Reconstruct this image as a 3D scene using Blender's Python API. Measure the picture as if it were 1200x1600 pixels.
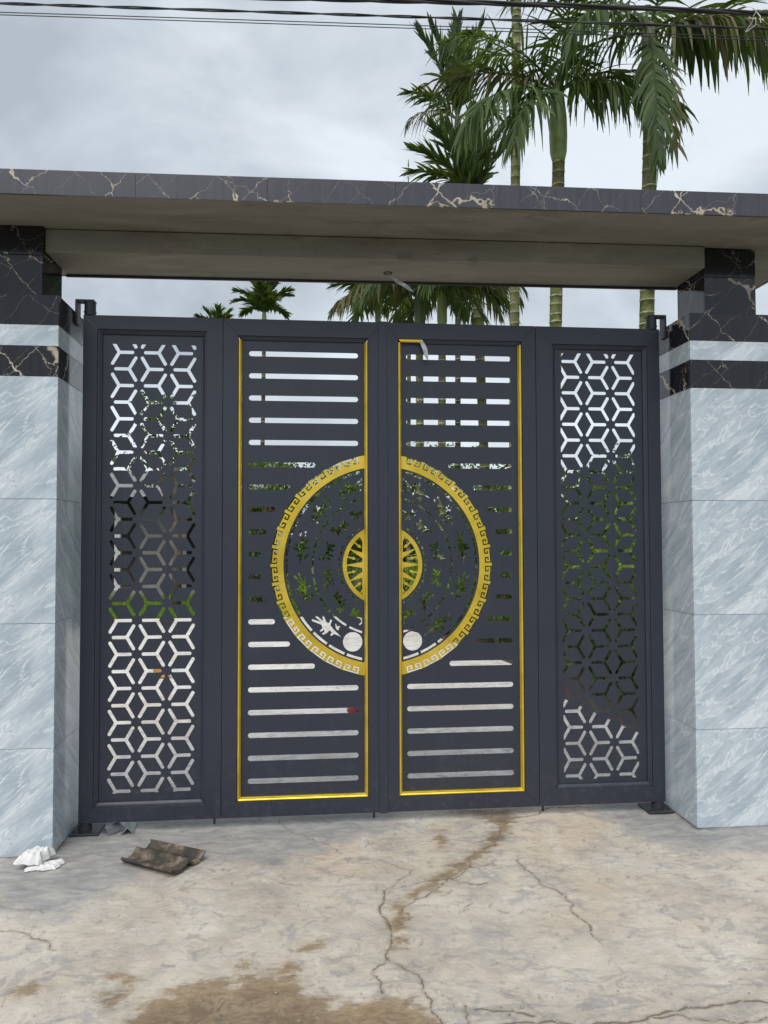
import bpy, bmesh, math, random
import numpy as np
from mathutils import Vector, Matrix

S = bpy.context.scene
for o in list(bpy.data.objects):
    bpy.data.objects.remove(o)
COL = S.collection
R = math.radians
rnd = random.Random(7)

# ------------------------------------------------------------------ camera
cam = bpy.data.cameras.new('camera')
cam.sensor_fit = 'VERTICAL'; cam.sensor_height = 36; cam.sensor_width = 27; cam.lens = 36 * 1202 / 1600
cam.clip_start = 0.05; cam.clip_end = 2000
co = bpy.data.objects.new('camera', cam); COL.objects.link(co)
yaw, pitch, roll = 0.0992545, 0.0331404, -0.0025217
f = Vector((math.sin(yaw) * math.cos(pitch), math.cos(yaw) * math.cos(pitch), math.sin(pitch)))
r = Vector((math.cos(yaw), -math.sin(yaw), 0)); u = r.cross(f)
r2 = math.cos(roll) * r + math.sin(roll) * u
u2 = -math.sin(roll) * r + math.cos(roll) * u
M = Matrix((r2, u2, -f)).transposed().to_4x4(); M.translation = (0, -4.23306, 1.55)
co.matrix_world = M
S.camera = co
S.render.resolution_x, S.render.resolution_y = 768, 1024

# ------------------------------------------------------------------ sky, sun, exposure
SUN_EL, SUN_AZ = R(52), R(205)          # azimuth clockwise from +y: behind the camera, a little left
W = bpy.data.worlds.new('World'); S.world = W; W.use_nodes = True
nt = W.node_tree; nt.nodes.clear()
def wn(t, **k):
    n = nt.nodes.new(t)
    for a, b in k.items(): setattr(n, a, b)
    return n
out = wn('ShaderNodeOutputWorld'); bg = wn('ShaderNodeBackground'); bg.inputs['Strength'].default_value = 0.1
sky = wn('ShaderNodeTexSky', sky_type='NISHITA', sun_disc=False, sun_elevation=SUN_EL, sun_rotation=SUN_AZ)
tc = wn('ShaderNodeTexCoord'); mp = wn('ShaderNodeMapping'); mp.inputs['Scale'].default_value = (1, 1, 1.9)
mp.inputs['Location'].default_value = (0.3, 0.1, 0.35)
n1 = wn('ShaderNodeTexNoise'); n1.inputs['Scale'].default_value = 2.8; n1.inputs['Detail'].default_value = 6
n1.inputs['Roughness'].default_value = 0.52; n1.inputs['Distortion'].default_value = 0.35
cr = wn('ShaderNodeValToRGB'); e = cr.color_ramp.elements
e[0].position, e[0].color = 0.36, (3.15, 3.55, 3.95, 1)
e[1].position, e[1].color = 0.62, (5.6, 6.05, 6.5, 1)
mx = wn('ShaderNodeMix', data_type='RGBA'); mx.inputs[0].default_value = 0.93
nt.links.new(tc.outputs['Generated'], mp.inputs['Vector']); nt.links.new(mp.outputs[0], n1.inputs['Vector'])
nt.links.new(n1.outputs['Fac'], cr.inputs[0]); nt.links.new(sky.outputs[0], mx.inputs[6])
nt.links.new(cr.outputs[0], mx.inputs[7]); nt.links.new(mx.outputs[2], bg.inputs['Color'])
nt.links.new(bg.outputs[0], out.inputs[0])

sl = bpy.data.lights.new('sun', 'SUN'); sl.energy = 1.5; sl.angle = R(50); sl.color = (1, 0.97, 0.92)
so = bpy.data.objects.new('sun', sl); COL.objects.link(so)
sd = Vector((math.sin(SUN_AZ) * math.cos(SUN_EL), math.cos(SUN_AZ) * math.cos(SUN_EL), math.sin(SUN_EL)))
so.rotation_euler = sd.to_track_quat('Z', 'Y').to_euler(); so.location = sd * 30
S.view_settings.view_transform = 'Standard'; S.view_settings.look = 'None'
S.view_settings.exposure = 0.6; S.view_settings.gamma = 1; S.view_settings.use_curve_mapping = False
S.render.engine = 'CYCLES'

# ------------------------------------------------------------------ helpers
def mk(name, verts, faces, mat, parent=None, origin=None, mats=None, mi=None, smooth=False, bevel=0):
    """one mesh object; verts in world space (or the thing's local space when parent sits at the origin)"""
    V = np.asarray(verts, dtype=float).reshape(-1, 3)
    if origin is None:
        origin = ((V[:, 0].min() + V[:, 0].max()) / 2, (V[:, 1].min() + V[:, 1].max()) / 2, V[:, 2].min())
    og = np.asarray(origin, dtype=float)
    me = bpy.data.meshes.new(name)
    me.from_pydata((V - og).tolist(), [], faces)
    for m in (mats or [mat]): me.materials.append(m)
    if mi is not None: me.polygons.foreach_set('material_index', mi)
    if bevel:
        bm = bmesh.new(); bm.from_mesh(me)
        bmesh.ops.bevel(bm, geom=bm.edges[:], offset=bevel, segments=1, affect='EDGES')
        bm.to_mesh(me); bm.free()
    if smooth: me.polygons.foreach_set('use_smooth', [True] * len(me.polygons))
    me.update()
    return link(name, me, parent, og)

def link(name, me, parent, og):
    o = bpy.data.objects.new(name, me); COL.objects.link(o)
    if parent:
        o.parent = parent; o.location = Vector(og) - wloc(parent)
    else: o.location = Vector(og)
    return o

def wloc(o):
    v = Vector(o.location)
    while o.parent: o = o.parent; v += Vector(o.location)
    return v

def thing(name, label, cat, loc, group=None):
    o = bpy.data.objects.new(name, None); COL.objects.link(o); o.location = loc; o.empty_display_size = 0.1
    return tag(o, label, cat, group)

def tag(o, label=None, cat=None, group=None, kind=None):
    if label: o['label'] = label
    if cat: o['category'] = cat
    if group: o['group'] = group
    if kind: o['kind'] = kind
    return o

def boxv(x0, x1, y0, y1, z0, z1):
    v = [(x, y, z) for z in (z0, z1) for y in (y0, y1) for x in (x0, x1)]
    f = [(0, 2, 3, 1), (4, 5, 7, 6), (0, 1, 5, 4), (2, 6, 7, 3), (0, 4, 6, 2), (1, 3, 7, 5)]
    return v, f

def box(name, b, mat, parent=None, origin=None, bevel=0):
    v, f = boxv(*b)
    return mk(name, v, f, mat, parent, origin, bevel=bevel)

def tube(pts, rad, seg=8, caps=True):
    """verts and faces of a round tube through pts; rad a number or a list"""
    P = [Vector(p) for p in pts]; n = len(P)
    rad = rad if isinstance(rad, (list, tuple)) else [rad] * n
    V, Fc = [], []
    ref = None
    for i in range(n):
        t = (P[min(i + 1, n - 1)] - P[max(i - 1, 0)]).normalized()
        if ref is None:
            ref = t.orthogonal().normalized()
        ref = (ref - t * ref.dot(t)).normalized(); b = t.cross(ref)
        for k in range(seg):
            a = 2 * math.pi * k / seg
            V.append(tuple(P[i] + (ref * math.cos(a) + b * math.sin(a)) * rad[i]))
    for i in range(n - 1):
        for k in range(seg):
            k2 = (k + 1) % seg
            Fc.append((i * seg + k, i * seg + k2, (i + 1) * seg + k2, (i + 1) * seg + k))
    if caps:
        Fc.append(tuple(range(seg - 1, -1, -1))); Fc.append(tuple((n - 1) * seg + k for k in range(seg)))
    return V, Fc

def merge(*parts):
    V, Fc = [], []
    for v, f in parts:
        o = len(V); V += list(v); Fc += [tuple(i + o for i in q) for q in f]
    return V, Fc

# ------------------------------------------------------------------ materials
class NT:
    def __init__(s, name):
        s.m = bpy.data.materials.new(name); s.m.use_nodes = True; s.t = s.m.node_tree
        s.b = s.t.nodes['Principled BSDF']; s.out = s.t.nodes['Material Output']
    def n(s, t, ins=None, **k):
        x = s.t.nodes.new(t)
        for a, b in k.items(): setattr(x, a, b)
        for a, b in (ins or {}).items(): s.put(x.inputs[a], b)
        return x
    def put(s, inp, v):
        if hasattr(v, 'is_linked') or isinstance(v, bpy.types.NodeSocket): s.t.links.new(v, inp)
        else: inp.default_value = v
    def math(s, op, a, b=0.0, c=0.0, clamp=False):
        x = s.n('ShaderNodeMath', operation=op, use_clamp=clamp)
        s.put(x.inputs[0], a); s.put(x.inputs[1], b); s.put(x.inputs[2], c)
        return x.outputs[0]
    def mix(s, fac, a, b, blend='MIX'):
        x = s.n('ShaderNodeMix', data_type='RGBA', blend_type=blend)
        s.put(x.inputs[0], fac); s.put(x.inputs[6], a); s.put(x.inputs[7], b)
        return x.outputs[2]
    def ramp(s, v, stops):
        x = s.n('ShaderNodeValToRGB'); s.put(x.inputs[0], v); e = x.color_ramp.elements
        while len(e) < len(stops): e.new(0.5)
        for i, (p, c) in enumerate(stops):
            e[i].position = p; e[i].color = c if len(c) == 4 else (*c, 1)
        return x.outputs[0]
    def step(s, v, lo, hi):                       # smooth 0..1 between lo and hi (lo may exceed hi)
        x = s.n('ShaderNodeMapRange', interpolation_type='SMOOTHSTEP')
        s.put(x.inputs[0], v); x.inputs[1].default_value = min(lo, hi); x.inputs[2].default_value = max(lo, hi)
        x.inputs[3].default_value, x.inputs[4].default_value = (0, 1) if lo < hi else (1, 0)
        return x.outputs[0]
    def noise(s, vec, scale, detail=4, rough=0.55, dist=0.0):
        x = s.n('ShaderNodeTexNoise', {'Scale': scale, 'Detail': detail, 'Roughness': rough, 'Distortion': dist})
        if vec is not None: s.put(x.inputs['Vector'], vec)
        return x.outputs['Fac']
    def obj(s): return s.n('ShaderNodeTexCoord').outputs['Object']
    def pos(s): return s.n('ShaderNodeNewGeometry').outputs['Position']
    def attr(s, name): return s.n('ShaderNodeAttribute', attribute_name=name).outputs['Fac']
    def bump(s, h, strength=0.2, dist=0.01):
        x = s.n('ShaderNodeBump', {'Strength': strength, 'Distance': dist, 'Height': h})
        s.put(s.b.inputs['Normal'], x.outputs[0])
    def set(s, **k):
        for a, b in k.items():
            nm = {'color': 'Base Color', 'rough': 'Roughness', 'metal': 'Metallic', 'ior': 'IOR', 'spec': 'Specular IOR Level',
                  'coat': 'Coat Weight', 'coat_rough': 'Coat Roughness'}[a]
            if a == 'color' and isinstance(b, tuple) and len(b) == 3: b = (*b, 1)
            s.put(s.b.inputs[nm], b)
        return s

def plain(name, col, rough=0.6, metal=0.0, var=0.12, scale=8, bump=0.0, bscale=60):
    t = NT(name); p = t.obj()
    n = t.noise(p, scale, 5)
    dark = tuple(c * (1 - var) for c in col); light = tuple(min(1, c * (1 + var)) for c in col)
    t.set(color=t.ramp(n, [(0.3, dark), (0.7, light)]), rough=rough, metal=metal)
    if bump: t.bump(t.noise(p, bscale, 5), bump, 0.01)
    return t.m

# gate paint: satin dark blue grey with faint dust
t = NT('gate_paint'); p = t.pos()
dust = t.step(t.noise(p, 2.2, 6, 0.6), 0.45, 0.8)
sx = t.n('ShaderNodeSeparateXYZ', {0: p}).outputs[2]
splash = t.math('MULTIPLY', t.step(sx, 0.55, 0.05), t.step(t.noise(p, 26, 6, 0.7), 0.50, 0.68))
runs = t.step(t.noise(t.n('ShaderNodeMapping', {0: p, 3: (60, 60, 1.5)}).outputs[0], 1.0, 4, 0.6), 0.58, 0.72)
pc = t.mix(t.math('MULTIPLY', dust, 0.40), (0.024, 0.029, 0.046, 1), (0.042, 0.046, 0.060, 1))
pc = t.mix(t.math('MULTIPLY', runs, 0.16), pc, (0.075, 0.078, 0.088, 1))
t.set(color=t.mix(t.math('MULTIPLY', splash, 0.2), pc, (0.15, 0.135, 0.11, 1)),
      rough=t.math('MULTIPLY_ADD', t.noise(p, 9, 4), 0.2, 0.32))
t.bump(t.noise(p, 420, 2), 0.05, 0.002); GATE = t.m

t = NT('gold_finish'); p = t.pos()
n = t.noise(p, 6, 5)
t.set(color=t.ramp(n, [(0.28, (0.60, 0.41, 0.035)), (0.5, (0.78, 0.55, 0.055)), (0.72, (0.86, 0.62, 0.10))]), metal=0.6,
      rough=t.math('MULTIPLY_ADD', t.noise(p, 16, 6, 0.7), 0.4, 0.12))
t.bump(t.noise(t.n('ShaderNodeMapping', {0: p, 3: (40, 40, 300)}).outputs[0], 1.0, 3), 0.12, 0.001); GOLD = t.m

def marble(name):
    t = NT(name); x = t.n('ShaderNodeSeparateXYZ', {0: t.obj()})
    uu = t.math('SUBTRACT', x.outputs[0], x.outputs[1]); zz = x.outputs[2]
    a = R(37); ca, sa = math.cos(a), math.sin(a)
    al = t.math('ADD', t.math('MULTIPLY', uu, ca), t.math('MULTIPLY', zz, sa))
    ac = t.math('SUBTRACT', t.math('MULTIPLY', zz, ca), t.math('MULTIPLY', uu, sa))
    def vec(k1, k2, off):
        return t.n('ShaderNodeCombineXYZ', {0: t.math('MULTIPLY', al, k1), 1: t.math('MULTIPLY', ac, k2), 2: off}).outputs[0]
    big = t.noise(vec(1.6, 5.0, 0.0), 1.0, 8, 0.62, 1.1)
    fine = t.noise(vec(4.5, 24, 3.0), 1.0, 8, 0.7, 1.2)
    v1 = t.noise(vec(1.5, 6.0, 7.7), 1.0, 7, 0.6, 1.3)
    vein = t.step(t.math('ABSOLUTE', t.math('SUBTRACT', v1, 0.5)), 0.022, 0.0)
    v2 = t.noise(vec(2.2, 8.0, 12.3), 1.0, 6, 0.62, 1.6)
    dv = t.math('MULTIPLY', t.step(t.math('ABSOLUTE', t.math('SUBTRACT', v2, 0.5)), 0.012, 0.0), t.step(t.noise(vec(2, 3, 5), 1.0, 2), 0.5, 0.62))
    base = t.ramp(big, [(0.32, (0.31, 0.38, 0.445)), (0.48, (0.45, 0.515, 0.57)), (0.66, (0.63, 0.68, 0.72))])
    base = t.mix(t.math('MULTIPLY', t.step(fine, 0.48, 0.66), 0.42), base, (0.68, 0.73, 0.77, 1))
    base = t.mix(t.math('MULTIPLY', t.step(fine, 0.46, 0.34), 0.45), base, (0.29, 0.36, 0.43, 1))
    base = t.mix(t.math('MULTIPLY', vein, 0.6), base, (0.76, 0.79, 0.81, 1))
    base = t.mix(t.math('MULTIPLY', dv, 0.75), base, (0.24, 0.285, 0.32, 1))
    t.set(color=base, rough=0.14, ior=1.5)
    return t.m
MARBLE = marble('grey_marble_tile')

def black_stone(name, base_lo, base_hi, rough, ior, amount, wide):
    t = NT(name); ob = t.obj()
    rn = t.n('ShaderNodeObjectInfo').outputs['Random']
    x = t.n('ShaderNodeSeparateXYZ', {0: ob})
    uu = t.math('SUBTRACT', x.outputs[0], x.outputs[1]); zz = x.outputs[2]
    off = t.math('MULTIPLY', rn, 37.0)
    def vec(k1, k2, sh):
        al = t.math('ADD', uu, t.math('MULTIPLY', zz, sh))
        return t.n('ShaderNodeCombineXYZ', {0: t.math('MULTIPLY', al, k1), 1: t.math('MULTIPLY', zz, k2), 2: off}).outputs[0]
    wn_ = t.n('ShaderNodeTexNoise', {'Vector': vec(5, 5, 0), 'Scale': 1.0, 'Detail': 5, 'Roughness': 0.6}).outputs['Color']
    wn2 = t.n('ShaderNodeTexNoise', {'Vector': vec(26, 26, 0), 'Scale': 1.0, 'Detail': 3, 'Roughness': 0.6}).outputs['Color']
    def cells(k1, k2, sh, width, mlo, warp):
        v_ = t.n('ShaderNodeVectorMath', {0: vec(k1, k2, sh), 1: t.n('ShaderNodeVectorMath', {0: wn_, 1: (warp, warp, 0)}, operation='MULTIPLY').outputs[0]}, operation='ADD').outputs[0]
        v_ = t.n('ShaderNodeVectorMath', {0: v_, 1: t.n('ShaderNodeVectorMath', {0: wn2, 1: (.16, .16, 0)}, operation='MULTIPLY').outputs[0]}, operation='ADD').outputs[0]
        d_ = t.n('ShaderNodeTexVoronoi', {'Vector': v_, 'Scale': 1.0}, feature='DISTANCE_TO_EDGE').outputs['Distance']
        m_ = t.noise(vec(k1 * 1.1, k2 * 1.1, sh), 1.0, 2, 0.5)
        w_ = t.math('MULTIPLY', t.step(m_, mlo, mlo + 0.22), width)
        return t.step(t.math('SUBTRACT', d_, w_), 0.006, -0.004)
    a = cells(2.8, 1.6, 0.9, 0.020 * wide, 0.44, 0.6); b = cells(5.0, 2.4, -0.9, 0.022 * wide, 0.55 - 0.06 * (wide > 1), 0.7)
    cloud = t.noise(vec(38, 1.2, 0), 1.0, 6, 0.65)
    base = t.ramp(cloud, [(0.3, base_lo), (0.72, base_hi)])
    gold = t.ramp(t.noise(vec(9, 9, 0), 1.0, 3), [(0.35, (0.30, 0.235, 0.155)), (0.65, (0.60, 0.53, 0.42))])
    base = t.mix(t.math('MULTIPLY', t.math('MAXIMUM', a, b), amount), base, gold)
    t.set(color=base, rough=t.math('MULTIPLY_ADD', t.noise(vec(45, 1.5, 3), 1.0, 4), 0.12, rough - 0.05), ior=ior)
    return t.m
BLACK = black_stone('black_veined_tile', (0.006, 0.006, 0.008), (0.017, 0.0165, 0.022), 0.11, 1.52, 0.9, 1.0)
FASCIA = black_stone('fascia_stone_tile', (0.042, 0.042, 0.054), (0.066, 0.064, 0.082), 0.30, 1.5, 0.95, 1.2)

GROUT = plain('grey_grout', (0.30, 0.30, 0.29), 0.9)
t = NT('raw_cement'); p = t.pos()
mp_ = t.n('ShaderNodeMapping', {0: p, 3: (0.7, 3.5, 3.5)}).outputs[0]
a = t.noise(mp_, 2.0, 8, 0.66, 0.6); b = t.noise(p, 1.2, 4)
c = t.mix(t.step(b, 0.4, 0.7), t.ramp(a, [(0.32, (0.145, 0.128, 0.102)), (0.52, (0.215, 0.196, 0.160)), (0.68, (0.275, 0.25, 0.205))]), (0.205, 0.192, 0.157, 1))
spot = t.step(t.noise(p, 5, 5, 0.6), 0.60, 0.72)
c = t.mix(t.math('MULTIPLY', spot, 0.5), c, (0.11, 0.10, 0.078, 1))
lightp = t.step(t.noise(mp_, 5, 6, 0.7, 1.0), 0.60, 0.72)
c = t.mix(t.math('MULTIPLY', lightp, 0.4), c, (0.31, 0.29, 0.25, 1))
t.set(color=c, rough=0.93)
t.bump(t.math('ADD', t.noise(mp_, 6, 6), t.noise(p, 45, 6)), 0.5, 0.008); CEMENT = t.m

# ground concrete with mud film, damp areas, cracks (attributes are distances in metres)
def concrete(name, detailed):
    t = NT(name); p = t.pos()
    w1 = t.noise(p, 2.6, 8, 0.62, 0.5); w2 = t.noise(p, 13, 7, 0.66, 0.8); w3 = t.noise(p, 1.1, 4, 0.5)
    w4 = t.noise(p, 60, 5, 0.65)
    smp = t.n('ShaderNodeMapping', {0: p, 2: (0, 0, R(-28)), 3: (2.6, 6.0, 1)}).outputs[0]
    w5 = t.noise(smp, 2.4, 7, 0.66, 1.0)
    base = t.ramp(w1, [(0.30, (0.385, 0.335, 0.275)), (0.50, (0.515, 0.46, 0.385)), (0.70, (0.62, 0.57, 0.49))])
    if not detailed: base = t.ramp(w1, [(0.30, (0.60, 0.57, 0.52)), (0.52, (0.74, 0.71, 0.66)), (0.72, (0.80, 0.78, 0.74))])
    w6 = t.noise(smp, 7, 8, 0.7, 1.4)
    base = t.mix(t.math('MULTIPLY', t.step(w3, 0.50, 0.68), 0.55), base, (0.58, 0.455, 0.335, 1))
    base = t.mix(t.math('MULTIPLY', t.math('MULTIPLY', t.step(w5, 0.50, 0.60), t.step(t.noise(p, 1.5, 3), .42, .6)), 0.62), base, (0.285, 0.275, 0.265, 1))
    base = t.mix(t.math('MULTIPLY', t.step(w6, 0.55, 0.66), 0.45), base, (0.30, 0.275, 0.245, 1))
    base = t.mix(t.math('MULTIPLY', t.step(w6, 0.44, 0.33), 0.5), base, (0.71, 0.635, 0.54, 1))
    base = t.mix(t.math('MULTIPLY', t.step(w2, 0.55, 0.66), 0.7), base, (0.285, 0.265, 0.25, 1))
    base = t.mix(t.math('MULTIPLY', t.step(w2, 0.42, 0.28), 0.6), base, (0.69, 0.615, 0.52, 1))
    base = t.mix(t.math('MULTIPLY', t.step(w4, 0.58, 0.70), 0.45), base, (0.25, 0.225, 0.20, 1))
    w7 = t.noise(p, 5, 9, 0.72, 0.9)
    base = t.mix(t.math('MULTIPLY', t.step(w7, 0.54, 0.64), 0.5), base, (0.30, 0.295, 0.30, 1))
    base = t.mix(t.math('MULTIPLY', t.step(w7, 0.46, 0.36), 0.35), base, (0.66, 0.575, 0.455, 1))
    rough = 0.85
    if detailed:
        smooth = t.step(t.noise(p, 0.9, 2), 0.40, 0.6)
        wob = t.math('ADD', t.math('MULTIPLY', t.math('SUBTRACT', t.noise(p, 9, 7, 0.65), 0.5), 0.16),
                     t.math('MULTIPLY', t.math('SUBTRACT', t.noise(p, 40, 4, 0.6), 0.5), 0.05))
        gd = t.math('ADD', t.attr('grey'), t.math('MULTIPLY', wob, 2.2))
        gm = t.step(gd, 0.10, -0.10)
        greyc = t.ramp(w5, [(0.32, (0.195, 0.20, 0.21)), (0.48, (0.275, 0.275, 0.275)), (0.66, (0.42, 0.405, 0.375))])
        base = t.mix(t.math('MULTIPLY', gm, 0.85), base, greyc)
        wd = t.math('ADD', t.attr('wet'), t.math('ADD', t.math('MULTIPLY', wob, 1.1), t.math('MULTIPLY', t.math('SUBTRACT', t.noise(smp, 3.5, 6, .65), .5), .22)))
        wm = t.math('MULTIPLY_ADD', t.step(wd, 0.07, -0.04), .45, t.math('MULTIPLY', t.step(wd, 0.012, -0.030), .55))
        core = t.step(wd, 0.0, -0.14)
        wetc = t.mix(core, (0.58, 0.47, 0.34, 1), (0.34, 0.26, 0.175, 1))
        wetc = t.mix(t.step(w2, 0.40, 0.62), wetc, (0.60, 0.50, 0.38, 1))
        wetc = t.mix(t.math('MULTIPLY', t.step(w6, 0.5, 0.62), .6), wetc, (0.40, 0.31, 0.21, 1))
        base = t.mix(t.math('MULTIPLY', wm, 0.93), base, t.mix(1.0, base, wetc, 'MULTIPLY'))
        rust = t.math('MULTIPLY', t.step(t.noise(p, 4.2, 3), 0.66, 0.74), t.step(w2, 0.45, 0.6))
        base = t.mix(t.math('MULTIPLY', rust, 0.45), base, (0.42, 0.25, 0.09, 1))
        shade_m = t.step(t.math('ADD', t.attr('contact_shade'), t.math('MULTIPLY', wob, .35)), 0.035, -0.005)
        base = t.mix(t.math('MULTIPLY', shade_m, 0.6), base, (0.10, 0.09, 0.075, 1))  # contact shadow painted in dirt brown along the pillar bases
        wh = t.math('MULTIPLY', t.step(t.attr('white'), 0.06, -0.01), t.step(t.noise(p, 30, 5, 0.7), 0.4, 0.62))
        base = t.mix(t.math('MULTIPLY', wh, 0.6), base, (0.68, 0.66, 0.62, 1))
        ck = t.math('ADD', t.attr('crack'), t.math('MULTIPLY', t.math('SUBTRACT', t.noise(p, 28, 4, .6), 0.42), 0.012))
        halo = t.step(ck, 0.016, 0.003)
        base = t.mix(t.math('MULTIPLY', halo, 0.35), base, (0.25, 0.20, 0.15, 1))
        line = t.step(ck, 0.0036, 0.0012)
        base = t.mix(t.math('MULTIPLY', line, 0.8), base, (0.15, 0.12, 0.09, 1))
        vo = t.n('ShaderNodeTexVoronoi', {'Vector': p, 'Scale': 9.0, 'Randomness': 1.0})
        pebr = t.math('MULTIPLY', t.n('ShaderNodeSeparateColor', {0: vo.outputs['Color']}).outputs[0], 0.035)
        speck = t.math('MULTIPLY', t.math('LESS_THAN', t.math('ADD', vo.outputs['Distance'], t.math('MULTIPLY', t.noise(p, 70, 2), 0.08)), t.math('ADD', pebr, 0.045)),
                       t.step(t.noise(p, 1.7, 2), 0.45, 0.6))
        base = t.mix(t.math('MULTIPLY', speck, 0.7), base, (0.20, 0.165, 0.12, 1))
        rough = t.math('MULTIPLY_ADD', wm, -0.28, 0.85)
        t.bump(t.math('ADD', t.math('MULTIPLY', w2, 0.6), t.math('ADD', t.math('MULTIPLY', w4, 0.35), t.math('MULTIPLY', line, -0.5))), 0.40, 0.012)
    else:
        t.bump(w2, 0.3, 0.012)
    t.set(color=base, rough=rough)
    return t.m
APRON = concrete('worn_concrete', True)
YARD = concrete('yard_concrete', False)

t = NT('grass_soil'); p = t.pos()
t.set(color=t.mix(t.step(t.noise(p, 0.7, 5), 0.4, 0.65), t.ramp(t.noise(p, 14, 6, 0.7), [(0.3, (0.05, 0.085, 0.014)), (0.7, (0.12, 0.19, 0.03))]), (0.12, 0.13, 0.05, 1)), rough=0.95)
t.bump(t.noise(p, 30, 5), 0.6, 0.05); GRASS = t.m
t = NT('garden_soil'); p = t.pos()
t.set(color=t.ramp(t.noise(p, 6, 7, 0.7), [(0.3, (0.05, 0.036, 0.024)), (0.7, (0.12, 0.092, 0.06))]), rough=0.97)
t.bump(t.noise(p, 25, 6), 0.7, 0.05); SOIL = t.m
t = NT('road_asphalt'); p = t.pos()
t.set(color=t.ramp(t.noise(p, 50, 6, 0.7), [(0.3, (0.04, 0.04, 0.042)), (0.7, (0.075, 0.073, 0.07))]), rough=0.92); ASPHALT = t.m

def leafmat(name, cols, trans=0.3, rough=0.62):
    t = NT(name); g = t.n('ShaderNodeNewGeometry'); rn = t.n('ShaderNodeObjectInfo').outputs['Random']
    v = t.math('ADD', t.math('MULTIPLY', g.outputs['Random Per Island'], 0.75), t.math('MULTIPLY', rn, 0.25))
    k = len(cols) - 1
    c = t.ramp(v, [(i / k, col) for i, col in enumerate(cols)])
    t.set(color=c, rough=rough)
    tr = t.n('ShaderNodeBsdfTranslucent', {'Color': t.mix(0.5, c, (0.30, 0.42, 0.04, 1))})
    ms = t.n('ShaderNodeMixShader', {0: trans})
    t.t.links.new(t.b.outputs[0], ms.inputs[1]); t.t.links.new(tr.outputs[0], ms.inputs[2])
    t.t.links.new(ms.outputs[0], t.out.inputs[0])
    return t.m
PALMLEAF = leafmat('palm_leaflet', [(0.018, 0.038, 0.009), (0.034, 0.068, 0.014), (0.056, 0.098, 0.020), (0.11, 0.14, 0.034)], 0.25)
PALMOLD = leafmat('palm_leaflet_old', [(0.045, 0.06, 0.016), (0.09, 0.10, 0.03), (0.16, 0.135, 0.06), (0.17, 0.12, 0.07)], 0.18)
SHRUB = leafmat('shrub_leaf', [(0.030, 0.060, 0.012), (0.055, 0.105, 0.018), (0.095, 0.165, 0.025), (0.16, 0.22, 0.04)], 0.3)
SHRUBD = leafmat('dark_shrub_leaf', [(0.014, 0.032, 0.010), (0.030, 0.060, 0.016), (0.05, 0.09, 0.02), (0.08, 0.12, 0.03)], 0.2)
LIME = leafmat('lime_leaf', [(0.10, 0.19, 0.015), (0.17, 0.29, 0.02), (0.26, 0.38, 0.035)], 0.35)
BARK = plain('rough_bark', (0.12, 0.095, 0.07), 0.95, var=0.4, scale=20, bump=0.5)
PTRUNK = plain('mossy_palm_trunk', (0.115, 0.115, 0.045), 0.9, var=0.45, scale=7, bump=0.4, bscale=40)
PTRUNKP = plain('pale_green_palm_trunk', (0.20, 0.21, 0.085), 0.85, var=0.35, scale=6, bump=0.35, bscale=40)
PTRUNKD = plain('dark_palm_trunk', (0.075, 0.068, 0.05), 0.95, var=0.4, scale=7, bump=0.4, bscale=40)
PSCAR = plain('palm_leaf_scar', (0.40, 0.38, 0.27), 0.9, var=0.3, scale=15)
PSHAFT = plain('palm_crownshaft', (0.20, 0.265, 0.10), 0.45, var=0.3, scale=5)
def trunkmat(name, a_, b_, c_):
    t = NT(name); p = t.obj()
    n = t.noise(p, 9, 7, .65); n2 = t.noise(p, 3, 4, .6); n3 = t.noise(p, 34, 5, .7)
    k = t.mix(t.step(n, .42, .6), a_, b_); k = t.mix(t.math('MULTIPLY', t.step(n2, .5, .65), .7), k, c_)
    k = t.mix(t.math('MULTIPLY', t.step(n3, .58, .7), .5), k, (.045, .042, .03, 1))
    t.set(color=k, rough=.9); t.bump(n3, .5, .01); return t.m
PTRUNK = trunkmat('mossy_trunk', (.085, .10, .026, 1), (.15, .165, .055, 1), (.17, .165, .11, 1))
PTRUNKP = trunkmat('pale_trunk', (.16, .17, .06, 1), (.235, .24, .11, 1), (.25, .23, .16, 1))
PTRUNKD = trunkmat('dark_trunk', (.055, .05, .036, 1), (.105, .095, .07, 1), (.10, .11, .05, 1))
RUBBER = plain('cable_rubber', (0.028, 0.027, 0.027), 0.6, var=0.2)
STRING = plain('white_string', (0.62, 0.60, 0.55), 0.8)
STEEL = plain('dark_steel', (0.035, 0.038, 0.045), 0.45, metal=0.2, var=0.2)
ZINC = plain('galvanised_steel', (0.50, 0.52, 0.54), 0.35, metal=0.85, var=0.15, scale=30)

# ------------------------------------------------------------------ ground
def fbm(x, y, seed, f0, octs=5, gain=0.5):
    rs = np.random.RandomState(seed); z = np.zeros_like(x); a = 1.0
    for o in range(octs):
        g = rs.rand(64, 64) - 0.5; fx = x * f0; fy = y * f0
        ix = np.floor(fx).astype(int); iy = np.floor(fy).astype(int); tx = fx - ix; ty = fy - iy
        tx = tx * tx * (3 - 2 * tx); ty = ty * ty * (3 - 2 * ty)
        q = lambda i, j: g[(ix + i) % 64, (iy + j) % 64]
        z += a * ((q(0, 0) * (1 - tx) + q(1, 0) * tx) * (1 - ty) + (q(0, 1) * (1 - tx) + q(1, 1) * tx) * ty)
        a *= gain; f0 *= 2.03
    return z

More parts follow.
